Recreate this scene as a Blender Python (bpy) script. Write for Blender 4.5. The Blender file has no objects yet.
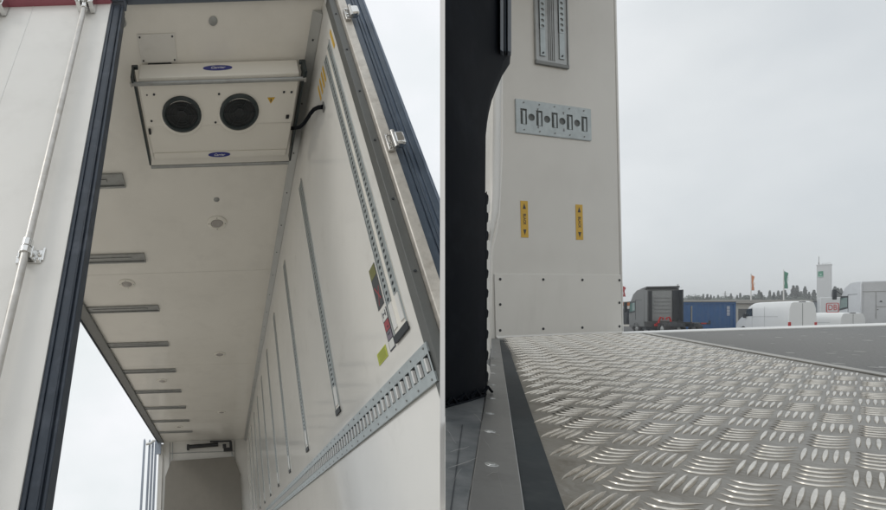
import bpy, math, random
import numpy as np
from mathutils import Vector, Matrix
random.seed(7)
S = bpy.context.scene
COL = S.collection
# ------------------------------------------------------------------ camera
FPX, CX, CY = 421.5, 218.5, 318.0            # focal length and principal point, in pixels of an 886 px wide picture
EYE = Vector((0, 0, 1.35))
cam = bpy.data.objects.new('camera', bpy.data.cameras.new('camera'))
COL.objects.link(cam)
cam.location = EYE
cam.rotation_euler = (math.radians(90), 0, 0)
cam.data.sensor_width = 36
cam.data.lens = FPX / 886 * 36
cam.data.shift_x = (443 - CX) / 886
cam.data.shift_y = (CY - 255) / 886
cam.data.clip_start = 0.02
cam.data.clip_end = 4000
S.camera = cam
# ------------------------------------------------------------------ world: overcast daylight
SUN_EL, SUN_AZ = 44, 265                      # degrees; azimuth clockwise from +Y
w = bpy.data.worlds.new('World'); S.world = w; w.use_nodes = True
nt = w.node_tree; nt.nodes.clear()
def N(t, **k):
    n = nt.nodes.new(t)
    for a, b in k.items(): setattr(n, a, b)
    return n
out = N('ShaderNodeOutputWorld'); bg = N('ShaderNodeBackground'); bg.inputs[1].default_value = 0.1
sky = N('ShaderNodeTexSky', sky_type='NISHITA'); sky.sun_disc = False
sky.sun_elevation = math.radians(SUN_EL); sky.sun_rotation = math.radians(SUN_AZ)
tc = N('ShaderNodeTexCoord'); sep = N('ShaderNodeSeparateXYZ')
nt.links.new(tc.outputs['Generated'], sep.inputs[0])
mr = N('ShaderNodeMapRange', interpolation_type='SMOOTHSTEP')
mr.inputs[1].default_value = 0.45; mr.inputs[2].default_value = 0.72
nt.links.new(sep.outputs[0], mr.inputs[0])
no = N('ShaderNodeTexNoise'); no.inputs['Scale'].default_value = 3.4; no.inputs['Detail'].default_value = 5
mp = N('ShaderNodeMapping'); mp.inputs['Scale'].default_value = (1, 1, 1.5)
nt.links.new(tc.outputs['Generated'], mp.inputs[0]); nt.links.new(mp.outputs[0], no.inputs[0])
thin = N('ShaderNodeMix', data_type='RGBA')   # thin bright cloud
thin.inputs[6].default_value = (7.3, 7.72, 7.85, 1); thin.inputs[7].default_value = (8.35, 8.5, 8.75, 1)
thick = N('ShaderNodeMix', data_type='RGBA')  # grey cloud bank
thick.inputs[6].default_value = (5.75, 6.05, 6.25, 1); thick.inputs[7].default_value = (6.85, 7.1, 7.2, 1)
nr = N('ShaderNodeMapRange'); nr.inputs[1].default_value = 0.35; nr.inputs[2].default_value = 0.65
nt.links.new(no.outputs[0], nr.inputs[0])
nt.links.new(nr.outputs[0], thin.inputs[0]); nt.links.new(nr.outputs[0], thick.inputs[0])
mx = N('ShaderNodeMix', data_type='RGBA')
nt.links.new(mr.outputs[0], mx.inputs[0]); nt.links.new(thin.outputs[2], mx.inputs[6]); nt.links.new(thick.outputs[2], mx.inputs[7])
dot = N('ShaderNodeVectorMath', operation='DOT_PRODUCT'); dot.inputs[1].default_value = (-.028, .482, .8755)
nt.links.new(tc.outputs['Generated'], dot.inputs[0])
gr = N('ShaderNodeMapRange', interpolation_type='SMOOTHSTEP'); gr.inputs[1].default_value = -.12; gr.inputs[2].default_value = 0.0
nt.links.new(dot.outputs['Value'], gr.inputs[0])
low = N('ShaderNodeMix', data_type='RGBA'); low.inputs[6].default_value = (4.1, 3.85, 3.45, 1)   # the yard below the horizon of the trailer
nt.links.new(gr.outputs[0], low.inputs[0]); nt.links.new(mx.outputs[2], low.inputs[7])
fin = N('ShaderNodeMix', data_type='RGBA'); fin.inputs[0].default_value = 0.94
nt.links.new(sky.outputs[0], fin.inputs[6]); nt.links.new(low.outputs[2], fin.inputs[7])
nt.links.new(fin.outputs[2], bg.inputs[0]); nt.links.new(bg.outputs[0], out.inputs[0])
sl = bpy.data.lights.new('sun', 'SUN'); sl.energy = 0.6; sl.angle = math.radians(14); sl.color = (1, .96, .9)
so = bpy.data.objects.new('sun', sl); COL.objects.link(so)
e, a = math.radians(SUN_EL), math.radians(SUN_AZ)
so.rotation_euler = Vector((math.sin(a)*math.cos(e), math.cos(a)*math.cos(e), math.sin(e))).to_track_quat('Z', 'Y').to_euler()
S.view_settings.view_transform = 'Standard'; S.view_settings.look = 'None'
S.view_settings.gamma = 1; S.view_settings.use_curve_mapping = False
S.view_settings.exposure = 0.26
# ------------------------------------------------------------------ materials
MATS = {}
def mat(name, col, rough=.5, metal=0., var=.06, vscale=3., bump=0., bscale=80., dirt=None, spec=.5, stretch=(1, 1, 1), dscale=5., dcut=(.5, .75), alpha=1):
    if name in MATS: return MATS[name]
    m = bpy.data.materials.new(name); m.use_nodes = True; t = m.node_tree
    b = t.nodes['Principled BSDF']; L = t.links
    b.inputs['Roughness'].default_value = rough; b.inputs['Metallic'].default_value = metal
    b.inputs['Specular IOR Level'].default_value = spec
    tc = t.nodes.new('ShaderNodeTexCoord'); mp = t.nodes.new('ShaderNodeMapping'); mp.inputs['Scale'].default_value = stretch
    L.new(tc.outputs['Object'], mp.inputs[0])
    n = t.nodes.new('ShaderNodeTexNoise'); n.inputs['Scale'].default_value = vscale; n.inputs['Detail'].default_value = 6
    n.inputs['Roughness'].default_value = .65
    L.new(mp.outputs[0], n.inputs[0])
    r = t.nodes.new('ShaderNodeMapRange'); r.inputs[1].default_value = .3; r.inputs[2].default_value = .7
    L.new(n.outputs[0], r.inputs[0])
    mx = t.nodes.new('ShaderNodeMix'); mx.data_type = 'RGBA'
    c = np.array(col)
    mx.inputs[6].default_value = (*np.clip(c*(1-var), 0, 1), 1); mx.inputs[7].default_value = (*np.clip(c*(1+var), 0, 1), 1)
    L.new(r.outputs[0], mx.inputs[0]); last = mx.outputs[2]
    if dirt:
        n2 = t.nodes.new('ShaderNodeTexNoise'); n2.inputs['Scale'].default_value = dscale; n2.inputs['Detail'].default_value = 8
        n2.inputs['Roughness'].default_value = .7; L.new(mp.outputs[0], n2.inputs[0])
        r2 = t.nodes.new('ShaderNodeMapRange'); r2.inputs[1].default_value = dcut[0]; r2.inputs[2].default_value = dcut[1]
        L.new(n2.outputs[0], r2.inputs[0])
        m2 = t.nodes.new('ShaderNodeMix'); m2.data_type = 'RGBA'; m2.inputs[7].default_value = (*dirt, 1)
        L.new(r2.outputs[0], m2.inputs[0]); L.new(last, m2.inputs[6]); last = m2.outputs[2]
    L.new(last, b.inputs['Base Color'])
    rr = t.nodes.new('ShaderNodeMapRange'); rr.inputs[3].default_value = max(.02, rough*.85); rr.inputs[4].default_value = min(1, rough*1.2)
    L.new(n.outputs[0], rr.inputs[0]); L.new(rr.outputs[0], b.inputs['Roughness'])
    if bump:
        n3 = t.nodes.new('ShaderNodeTexNoise'); n3.inputs['Scale'].default_value = bscale; n3.inputs['Detail'].default_value = 4
        L.new(mp.outputs[0], n3.inputs[0]); bp = t.nodes.new('ShaderNodeBump'); bp.inputs['Strength'].default_value = bump
        bp.inputs['Distance'].default_value = .002; L.new(n3.outputs[0], bp.inputs['Height']); L.new(bp.outputs[0], b.inputs['Normal'])
    MATS[name] = m; return m
door_white = mat('door_white', (.75, .745, .72), .42, var=.03, dirt=(.6, .59, .56), dscale=2.5, dcut=(.5, .95), bump=.12, bscale=260)
gel_white = mat('gel_white', (.73, .72, .685), .08, var=.04, vscale=1.5, bump=.25, bscale=4, dirt=(.60, .585, .55), dscale=5, dcut=(.56, .9))
ceil_white = mat('ceiling_white', (.80, .78, .725), .12, var=.03, vscale=1.2, bump=.3, bscale=3, dirt=(.70, .68, .63), dscale=3, dcut=(.5, .95))
panel_white = mat('panel_white', (.67, .66, .625), .35, var=.03, vscale=2, dirt=(.60, .585, .55), dscale=1.6, dcut=(.45, .8), bump=.06, bscale=30)
kick_mat = mat('kick_plate', (.70, .69, .655), .38, var=.03, vscale=4, dirt=(.60, .59, .555), dscale=4, dcut=(.45, .9), stretch=(2, 2, .6), bump=.06, bscale=30)
rubber = mat('blue_black_rubber', (.022, .033, .05), .5, var=.2, vscale=6, bump=.15, bscale=40, dirt=(.07, .085, .11), dscale=8)
rubber_light = mat('slate_rubber', (.11, .145, .2), .4, var=.12, vscale=6, dirt=(.16, .2, .26), dscale=10)
black_rub = mat('black_rubber', (.003, .0045, .0075), .7, var=.3, vscale=5, dirt=(.010, .013, .018), dscale=7, bump=.1, bscale=30, spec=.06)
floor_rubber = mat('floor_rubber', (.020, .025, .028), .6, var=.2, vscale=9, bump=.3, bscale=60, dirt=(.038, .043, .044), dscale=14, spec=.25)
mat_black = mat('black_plastic', (.012, .013, .015), .4, var=.1)
post_mat = mat('worn_post_steel', (.58, .55, .50), .45, .55, var=.15, vscale=14, dirt=(.42, .38, .33), dscale=18, bump=.15)
steel = mat('brushed_steel', (.55, .54, .52), .33, 1, var=.12, vscale=20, bump=.1, bscale=120, dirt=(.35, .33, .30), dscale=14)
steel_bright = mat('polished_steel', (.75, .75, .74), .16, 1, var=.08, vscale=15, dirt=(.4, .38, .35), dscale=20, dcut=(.6, .8))
rod_mat = mat('galvanised_rod', (.56, .545, .52), .42, .75, var=.12, vscale=18, dirt=(.42, .39, .34), dscale=24, bump=.1)
galv = mat('galvanised_sheet', (.40, .44, .445), .42, .6, var=.14, vscale=25, dirt=(.4, .43, .44), dscale=30)
alu = mat('grey_aluminium', (.36, .37, .365), .42, .7, var=.08, vscale=12, dirt=(.28, .28, .27), dscale=14)
alu_dark = mat('dull_aluminium', (.21, .215, .21), .5, .5, var=.1, vscale=12)
sill_steel = mat('scuffed_sill_steel', (.23, .24, .245), .5, .7, var=.25, vscale=7, dirt=(.09, .105, .115), dscale=6, dcut=(.45, .7), bump=.2, bscale=60)
strip_steel = mat('dull_strip_steel', (.25, .25, .245), .42, .8, var=.1, vscale=9, dirt=(.17, .17, .165), dscale=9, bump=.1)
tread_mat = mat('tread_aluminium', (.29, .273, .242), .37, .82, var=.2, vscale=7, dirt=(.15, .13, .10), dscale=14, dcut=(.42, .68), bump=.5, bscale=110)
bar_mat = mat('worn_tread_bars', (.68, .64, .575), .24, .95, var=.15, vscale=30, dirt=(.34, .31, .26), dscale=34, dcut=(.5, .75))
grit = mat('anti_slip_coating', (.20, .20, .195), .8, var=.25, vscale=160, bump=.8, bscale=420, dirt=(.22, .21, .2), dscale=26, dcut=(.66, .76))
trim_white = mat('white_edge_trim', (.72, .72, .70), .4, .2, var=.05, vscale=12)
red_strip = mat('red_header_paint', (.34, .10, .13), .45, var=.12)
dark_hdr = mat('slate_header', (.10, .12, .15), .5, var=.1)
unit_white = mat('unit_white', (.78, .755, .69), .35, var=.025, vscale=4, bump=.03, bscale=40)
fan_dark = mat('fan_plastic', (.018, .028, .03), .35, var=.2)
badge_blue = mat('badge_blue', (.02, .03, .22), .3, var=.05)
letter_white = mat('lettering_white', (.7, .7, .72), .4, var=.02)
yellow = mat('yellow_sticker', (.62, .38, .035), .45, var=.06, vscale=12)
yellow_green = mat('lime_label', (.42, .46, .05), .45, var=.1, vscale=40)
ink = mat('label_ink', (.03, .035, .05), .5, var=.1)
red_ink = mat('label_red', (.30, .05, .06), .45, var=.1)
grey_ink = mat('label_grey', (.16, .14, .17), .45, var=.1)
paper = mat('label_paper', (.62, .63, .6), .4, var=.04)
board_grey = mat('grey_board', (.22, .205, .178), .55, var=.06, vscale=3)
lens_mat = mat('lamp_lens', (.38, .36, .34), .15, var=.1, vscale=60)
slat_mat = mat('slat_aluminium', (.33, .37, .43), .35, .5, var=.1)
divider_white = mat('white_divider', (.93, .93, .93), .6, var=.01)
truck_grey = mat('grey_truck_paint', (.10, .105, .105), .35, var=.08, vscale=2)
truck_silver = mat('silver_truck_paint', (.56, .58, .60), .35, .2, var=.05, vscale=2)
trim_black = mat('trim_black', (.02, .025, .03), .5, var=.2)
glass_green = mat('cab_glass', (.10, .17, .16), .08, var=.2, vscale=2)
glass_dark = mat('dark_glass', (.03, .045, .055), .08, var=.2)
van_white = mat('van_white', (.76, .78, .78), .3, var=.03, vscale=1)
tail_red = mat('tail_red', (.45, .02, .02), .3, var=.05)
cont_blue = mat('container_blue', (.012, .088, .25), .45, var=.12, vscale=1.5, dirt=(.03, .10, .2), dscale=3)
bld_cream = mat('cream_cladding', (.50, .485, .44), .6, var=.05, vscale=.3)
bld_white = mat('white_cladding', (.58, .60, .61), .55, var=.03, vscale=.2)
green_paint = mat('green_paint', (.02, .24, .14), .5, var=.1)
flag_orange = mat('orange_cloth', (.72, .25, .09), .7, var=.1)
bark = mat('bark', (.06, .045, .035), .9, var=.3)
leaf_a = mat('needle_green', (.12, .14, .13), .8, var=.35, vscale=.8)
leaf_b = mat('leaf_green', (.13, .155, .135), .8, var=.35, vscale=.8)
asphalt = mat('yard_asphalt', (.06, .06, .06), .85, var=.2, vscale=.7, bump=.3, bscale=60, dirt=(.085, .085, .08), dscale=.3)
tyre = mat('tyre', (.02, .02, .02), .8, var=.2)
orange_paint = mat('orange_paint', (.55, .16, .03), .5, var=.06)
# ------------------------------------------------------------------ frames and builders
class Frame:
    def __init__(s, R, O): s.R = R; s.O = Vector(O); s.Ri = R.transposed()
    def hit(s, px, py, ax, val):              # where the sight line through a measured point meets a plane of this frame
        r = s.Ri @ Vector(((px-CX)/FPX, 1, (CY-py)/FPX)); o = s.Ri @ (EYE - s.O)
        return o + r*((val-o[ax])/r[ax])
def cols(a, b, c): return Matrix((a, b, c)).transposed()
LF = Frame(cols((.999485, -.000127, .032080), (.015586, .875956, -.482139), (-.028039, .482391, .875507)), EYE)
A = Vector((1825-CX, FPX, CY-283)); B = Vector((494-CX, FPX, CY-302))
FN = A.cross(B).normalized()
if FN.z < 0: FN = -FN
ex = A.normalized(); ey = FN.cross(ex)
FF = Frame(cols(ex, ey, FN), EYE - FN*.175)   # floor of the right-hand truck body: z = 0 is its surface
pu = Vector((-.0218, 0, 1)); pu = (pu - ex*pu.dot(ex)).normalized()
pn = pu.cross(ex)                             # away from the viewer
_f = FF.hit(500, 337, 2, 0); P0 = FF.R @ _f + FF.O
PF = Frame(cols(ex, pn, pu), P0)              # end wall plane: y = 0
WF = Frame(Matrix.Identity(3), (0, 0, 0))
BASE, ROOTFR = {}, {}
def props(o, label=None, cat=None, group=None, kind=None):
    if label: o['label'] = label
    if cat: o['category'] = cat
    if group: o['group'] = group
    if kind: o['kind'] = kind
    return o
def thing(name, label, cat, frame, base=(0, 0, 0), group=None):
    o = bpy.data.objects.new(name, None); COL.objects.link(o); o.empty_display_size = .1
    M = frame.R.to_4x4(); M.translation = frame.O + frame.R @ Vector(base)
    o.matrix_world = M
    BASE[o.name] = Vector(base); ROOTFR[o.name] = frame
    return props(o, label, cat, group)
class MB:
    def __init__(s): s.v = []; s.f = []
    def add(s, vs, fs):
        n = len(s.v); s.v += [tuple(v) for v in vs]; s.f += [tuple(i+n for i in f) for f in fs]; return s
    def box(s, x0, x1, y0, y1, z0, z1):
        vs = [(x, y, z) for z in (z0, z1) for y in (y0, y1) for x in (x0, x1)]
        return s.add(vs, [(0, 2, 3, 1), (4, 5, 7, 6), (0, 1, 5, 4), (1, 3, 7, 5), (3, 2, 6, 7), (2, 0, 4, 6)])
    def prism(s, pts, vec):                  # closed outline (3d points) pushed along vec
        n = len(pts); v = Vector(vec); a = [Vector(p) for p in pts]
        return s.add(a + [p+v for p in a], [tuple(range(n)), tuple(range(2*n-1, n-1, -1))] + [(i, (i+1) % n + 0, (i+1) % n+n, i+n)[::-1] for i in range(n)])
    def tube(s, pts, r, k=10, cap=True):
        pts = [Vector(p) for p in pts]; rings = []
        rr = r if isinstance(r, (list, tuple)) else [r]*len(pts)
        for i, p in enumerate(pts):
            d = (pts[min(i+1, len(pts)-1)] - pts[max(i-1, 0)]).normalized()
            a_ = d.orthogonal().normalized() if i == 0 else (rings_a - d*rings_a.dot(d)).normalized()
            rings_a = a_; b_ = d.cross(a_)
            rings.append([p + (a_*math.cos(2*math.pi*j/k) + b_*math.sin(2*math.pi*j/k))*rr[i] for j in range(k)])
        vs = [v for r_ in rings for v in r_]; fs = []
        for i in range(len(pts)-1):
            for j in range(k): fs.append((i*k+j, i*k+(j+1) % k, (i+1)*k+(j+1) % k, (i+1)*k+j))
        if cap: fs += [tuple(range(k))[::-1], tuple((len(pts)-1)*k+j for j in range(k))]
        return s.add(vs, fs)
    def cyl(s, c, axis, r, h, k=20):
        c = Vector(c); a_ = Vector(axis).normalized(); return s.tube([c, c+a_*h], r, k)
    def lathe(s, c, axis, prof, k=32):       # profile: (radius, height along axis)
        c = Vector(c); d = Vector(axis).normalized(); a_ = d.orthogonal().normalized(); b_ = d.cross(a_)
        vs = [c + d*h + (a_*math.cos(2*math.pi*j/k)+b_*math.sin(2*math.pi*j/k))*r for r, h in prof for j in range(k)]
        fs = [(i*k+j, i*k+(j+1) % k, (i+1)*k+(j+1) % k, (i+1)*k+j) for i in range(len(prof)-1) for j in range(k)]
        return s.add(vs, fs)
def base_of(o):
    while o.parent: o = o.parent
    return BASE.get(o.name, Vector((0, 0, 0)))
def obj(name, mb, m, parent=None, bevel=0, frame=None, base=(0, 0, 0), smooth=35):
    me = bpy.data.meshes.new(name)
    b = base_of(parent) if parent else Vector(base)
    vs = [(v[0]-b[0], v[1]-b[1], v[2]-b[2]) for v in mb.v]
    me.from_pydata(vs, [], mb.f); me.materials.append(m)
    import bmesh
    bm = bmesh.new(); bm.from_mesh(me); bmesh.ops.recalc_face_normals(bm, faces=bm.faces); bm.to_mesh(me); bm.free()
    if smooth:
        for p in me.polygons: p.use_smooth = True
        me.set_sharp_from_angle(angle=math.radians(smooth))
    o = bpy.data.objects.new(name, me); COL.objects.link(o)
    if parent: o.parent = parent
    elif frame:
        M = frame.R.to_4x4(); M.translation = frame.O + frame.R @ b; o.matrix_world = M
    if bevel:
        md = o.modifiers.new('bevel', 'BEVEL'); md.width = bevel; md.segments = 2; md.limit_method = 'ANGLE'
    return o
def inst(o, off, parent):                    # a copy of a part with its sub-parts, moved by off
    c = o.copy(); COL.objects.link(c); c.parent = parent; c.location = Vector(off)
    for ch in list(o.children):
        d = ch.copy(); COL.objects.link(d); d.parent = c
    return c
def letters(name, body, size, origin, xd, yd, m, parent, shear=0, sx=1, depth=.0006, spacing=1):
    cu = bpy.data.curves.new(name, 'FONT'); cu.body = body; cu.size = size; cu.shear = shear; cu.extrude = depth
    cu.align_x = 'CENTER'; cu.align_y = 'CENTER'; cu.resolution_u = 3; cu.space_character = spacing; cu.offset = size*.012
    to = bpy.data.objects.new(name, cu); COL.objects.link(to)
    bpy.context.view_layer.update()
    me = bpy.data.meshes.new_from_object(to.evaluated_get(bpy.context.evaluated_depsgraph_get()))
    bpy.data.objects.remove(to)
    xd = Vector(xd).normalized(); yd = Vector(yd).normalized(); zd = xd.cross(yd); o0 = Vector(origin) - base_of(parent)
    for v in me.vertices: v.co = o0 + xd*v.co.x*sx + yd*v.co.y + zd*v.co.z
    me.materials.clear(); me.materials.append(m)
    o = bpy.data.objects.new(name, me); COL.objects.link(o); o.parent = parent; return o

def pieces(name, mb, m, parent, bevel=0):
    """one object for every separate piece that was added to mb"""
    n = len(mb.v); par = list(range(n))
    def find(a_):
        while par[a_] != a_: par[a_] = par[par[a_]]; a_ = par[a_]
        return a_
    for f_ in mb.f:
        for q_ in f_[1:]: par[find(q_)] = find(f_[0])
    grp = {}
    for f_ in mb.f: grp.setdefault(find(f_[0]), []).append(f_)
    for fs_ in grp.values():
        ids = sorted({i for f_ in fs_ for i in f_}); mp_ = {a_: i for i, a_ in enumerate(ids)}
        sub = MB(); sub.v = [mb.v[i] for i in ids]; sub.f = [tuple(mp_[i] for i in f_) for f_ in fs_]
        o = obj(name, sub, m, parent, bevel)
    return o

# holed strip in a plane: U along, V across, Nn = outward normal
def holed(mb, O, U, V, Nn, n, pitch, width, hw, hh, depth=.006, rect=False, k=8):
    """a strip n*pitch long, width across, one opening (hw along, hh across) per pitch, with walls going in"""
    O, U, V, Nn = Vector(O), Vector(U), Vector(V), Vector(Nn)
    for i in range(n):
        c = O + U*(i+.5)*pitch
        outer, inner = [], []
        for j in range(k):
            t = 2*math.pi*j/k; cx_, sy_ = math.cos(t), math.sin(t)
            mm = max(abs(cx_), abs(sy_)); outer.append(c + U*(cx_/mm*pitch/2) + V*(sy_/mm*width/2))
            if rect: inner.append(c + U*(cx_/mm*hw/2) + V*(sy_/mm*hh/2))
            else: inner.append(c + U*cx_*hw/2 + V*sy_*hh/2)
        deep = [p - Nn*depth for p in inner]
        fs = [(j, (j+1) % k, k+(j+1) % k, k+j) for j in range(k)] + [(k+j, k+(j+1) % k, 2*k+(j+1) % k, 2*k+j) for j in range(k)]
        mb.add(outer+inner+deep, fs)
    return mb

# ================================================================== LEFT: the refrigerated trailer seen from below
H, W, XL, YR, YE = 2.75, .66, -1.78, 1.17, 12.2
tr = thing('refrigerated_trailer', 'white refrigerated trailer body seen from below through its open rear doorway', 'trailer', LF, (-.5, 1.17, -.1))
tr_base = BASE[tr.name]
obj('ceiling', MB().box(XL, W+.055, 1.235, YE+.055, H, H+.07), ceil_white, tr)
obj('side_wall', MB().box(W, W+.06, 1.236, YE+.05, -.1, H+.03), gel_white, tr)
obj('floor', MB().box(XL, W-.003, 1.24, YE, -.16, -.103), mat('load_floor', (.42, .40, .37), .5, var=.1, dirt=(.3, .28, .26)), tr)
fw = obj('front_wall', MB().box(XL+.1, W+.03, YE, YE+.06, -.12, H+.035), gel_white, tr)
obj('front_wall_frame', MB().box(-1.50, -1.485, YE-.02, YE-.002, -.1, 2.72).box(.335, .35, YE-.02, YE-.002, -.1, 2.72).box(-1.484, .334, YE-.02, YE-.002, 2.42, 2.435), alu, fw)
obj('corner_post', MB().box(XL-.02, XL+.1, YE-.05, YE+.06, -.1, H-.07), gel_white, tr, .004)
# cable duct, left edge trim, corner profile with bolts
et = obj('roof_edge_trim', MB().box(XL-.025, XL+.115, 1.26, YE-.06, H-.045, H-.004), alu_dark, tr, .004)
obj('edge_seal', MB().box(XL-.045, XL-.027, 1.26, YE-.06, H-.06, H+.07), rubber, et)
profile_grey = mat('profile_grey', (.42, .43, .42), .4, .2, var=.06, vscale=8)
cp = obj('corner_profile', MB().prism([(W-.052, 1.30, H-.003), (W-.002, 1.30, H-.055), (W-.002, 1.30, H-.003)], (0, YE-1.31, 0)), profile_grey, tr)
hold = MB()
for i in range(26):
    y = 1.45+i*.42; c = Vector((W-.028, y, H-.031)); hold.cyl(c, (-.7, 0, -.7), .006, .003, 8)
pieces('screw', hold, trim_black, cp)
# header over the doorway
hd = obj('door_header', MB().box(-.46, .69, 1.12, 1.233, 2.722, 2.83).box(XL, -.46, 1.185, 1.233, 2.655, 2.83), dark_hdr, tr, .004)
obj('header_red_strip', MB().box(-1.9, -.528, 1.135, 1.183, 2.605, 2.650), red_strip, tr, .003)
obj('header_lip', MB().box(-1.9, -.462, 1.12, 1.183, 2.653, 2.83), dark_hdr, tr, .003)
m = MB()
for y in (3.9, 6.6, 9.3): m.box(XL+.12, W-.06, y, y+.004, H-.0016, H-.0002)
pieces('ceiling_joint', m, mat('joint_sealant', (.60, .585, .54), .3), tr)
rng = random.Random(9); m = MB()
for i in range(22):
    y = rng.uniform(1.9, 9); z = rng.uniform(.60, 1.3); l_ = rng.uniform(.03, .16); a_ = rng.uniform(-.25, .25); t_ = rng.uniform(.0008, .0022)
    m.add([(W-.0006, y, z), (W-.0006, y+l_, z+l_*a_), (W-.0006, y+l_*.96, z+l_*a_+t_), (W-.0006, y+l_*.05, z+t_)], [(0, 1, 2, 3)])
obj('wall_scuffs', m, mat('scuff_grey', (.55, .54, .50), .35), tr)['kind'] = 'stuff'
# ceiling channels, grey cross rails on the ceiling
ch = obj('ceiling_channel', MB().box(-1.665, -.76, 2.455, 2.475, H-.022, H-.001).box(-1.665, -.76, 2.585, 2.605, H-.022, H-.001)
         .box(-1.665, -.763, 2.477, 2.583, H-.009, H-.001).box(-.762, -.755, 2.455, 2.605, H-.024, H-.001).box(-1.60, -.90, 2.515, 2.545, H-.016, H-.009), alu, tr, .002)
for i in range(1, 9): inst(ch, (-.003*i, 1.066*i, 0), tr)
# ceiling lamps
def lamp(x, y):
    o = obj('ceiling_lamp', MB().lathe((x, y, H-.001), (0, 0, -1), [(.095, 0), (.095, .006), (.088, .011), (.062, .014), (.057, .006)], 32), unit_white, tr)
    obj('lens', MB().lathe((x, y, H-.003), (0, 0, -1), [(.057, 0), (.052, .010), (.03, .016), (0.0005, .018)], 32), lens_mat, o)
    s_ = MB()
    for q in range(4): s_.cyl((x+.078*math.cos(q*math.pi/2), y+.078*math.sin(q*math.pi/2), H-.012), (0, 0, -1), .005, .003, 8)
    pieces('screw', s_, alu_dark, o); return o
L0 = lamp(.015, 3.10)
for x, y in ((-1.053, 4.09), (0, 6.19), (-1.07, 7.3), (0, 9.42), (-1.08, 10.57)): inst(L0, (x-.015, y-3.10, 0), tr)
cap = obj('ceiling_bolt_cap', MB().lathe((.024, 1.34, H-.001), (0, 0, -1), [(.026, 0), (.026, .004), (.016, .009), (.0005, .010)], 20), alu, tr)
for x, y in ((-.516, 1.335), (.016, 2.794)): inst(cap, (x-.024, y-1.34, 0), tr)
ic = obj('inspection_cover', MB().box(-.44, -.212, 1.40, 1.57, H-.007, H-.001), gel_white, tr, .003)
s_ = MB()
for x in (-.425, -.227):
    for y in (1.415, 1.555): s_.cyl((x, y, H-.0075), (0, 0, -1), .006, .003, 8)
pieces('screw', s_, trim_black, ic)
obj('duct_slot', MB().box(-.40, -.25, 1.575, 1.582, H-.012, H-.001), mat_black, tr)
# wall tracks (perforated lashing rails)
TX = W-.001
def track(y0, y1, rows):
    """perforated rail let into the wall: rows are (centre, width) across, smooth foot at the bottom"""
    o = obj('wall_track', MB().box(TX-.0015, TX, y0, y1, .662, 2.45), unit_white, tr)
    mb, rc, ft_ = MB(), MB(), MB()
    for yc, st in rows:
        holed(mb, (TX-.006, yc, .81), (0, 0, 1), (0, 1, 0), (-1, 0, 0), 54, .030, st, .017, st*.62, .003)
        for e_ in (-1, 1): mb.box(TX-.006, TX-.0028, yc+e_*st/2-.001, yc+e_*st/2+.001, .81, 2.43)
        rc.box(TX-.0027, TX-.0016, yc-st*.40, yc+st*.40, .815, 2.425)  # dark strip behind the holes: their shade put into the colour
        ft_.box(TX-.006, TX-.0016, yc-st*.45, yc+st*.45, .70, .808)
    obj('hole_strip', mb, galv, o); pieces('track_hole_shade', rc, trim_black, o); pieces('track_foot', ft_, trim_white, o)
    m2 = MB().box(TX-.007, TX-.0016, y0, y0+.003, .68, 2.44).box(TX-.007, TX-.0016, y1-.003, y1, .68, 2.44)
    pieces('track_flange', m2, galv, o)
    obj('end_cap', MB().box(TX-.009, TX-.0017, y0-.002, y1+.002, .650, .680), trim_black, o, .002)
    return o
track(1.30, 1.42, ((1.325, .034), (1.395, .034)))
t2 = track(2.29, 2.385, ((2.3375, .066),))
for i in range(1, 9): inst(t2, (0, 1.025*i, 0), tr)
# long horizontal lashing rail
m1 = MB()
holed(m1, (TX-.010, 1.21, .4925), (0, 1, 0), (0, 0, 1), (-1, 0, 0), 206, .052, .066, .034, .056, .006, rect=True)
m1.box(TX-.010, TX-.002, 1.21, 11.92, .4595-.032, .4595-.0002).box(TX-.010, TX-.002, 1.21, 11.92, .5257, .5575)
lr = obj('lashing_rail', m1, galv, tr)
m2 = MB()
for i in range(206):
    y = 1.21+(i+.5)*.052; m2.box(TX-.014, TX-.004, y-.001, y+.008, .468, .512)
obj('rail_tongues', m2, trim_white, lr)['kind'] = 'stuff'
m3 = MB()
for i in range(103):
    y = 1.235+i*.104
    for z in (.440, .545): m3.cyl((TX-.010, y, z), (-1, 0, 0), .004, .002, 8)
obj('rail_rivets', m3, alu_dark, lr)['kind'] = 'stuff'; obj('rail_slot_shade', MB().box(TX-.0018, TX-.0004, 1.21, 11.92, .4595, .5255), trim_black, lr)  # last box is a black strip that paints in the shade of the slots
# stickers on the side wall
def wq(name, pts, m, parent, th=.0012, inset=0):   # a flat sticker on the wall, outline measured in the picture
    ps = [LF.hit(x, y, 0, TX-inset) for x, y in pts]
    return obj(name, MB().prism(ps, (-th, 0, 0)), m, parent)
s1 = obj('warning_poster', MB().box(TX-.0012, TX, 1.447, 1.515, .842, 1.040), mat('poster_dark', (.05, .055, .06), .45), tr)
obj('poster_heading', MB().box(TX-.0018, TX-.0013, 1.449, 1.513, .985, 1.038), mat('poster_olive', (.15, .15, .05), .5), s1)
obj('poster_cross', MB().prism([(TX-.0018, 1.495, .855), (TX-.0018, 1.49, .855), (TX-.0018, 1.456, .93), (TX-.0018, 1.461, .932)], (.0005, 0, 0))
    .prism([(TX-.0025, 1.460, .87), (TX-.0025, 1.455, .875), (TX-.0025, 1.497, .945), (TX-.0025, 1.502, .94)], (.0005, 0, 0)), red_ink, s1)
s2 = obj('instruction_label', MB().box(TX-.0012, TX, 1.440, 1.495, .650, .822), ink, tr)
z = .655
for i, (mm, hh) in enumerate(((paper, .034), (grey_ink, .034), (red_ink, .040), (paper, .044))):
    obj('label_field', MB().box(TX-.0018, TX-.0013, 1.444, 1.491, z, z+hh), mm, s2); z += hh+.0045
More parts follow.
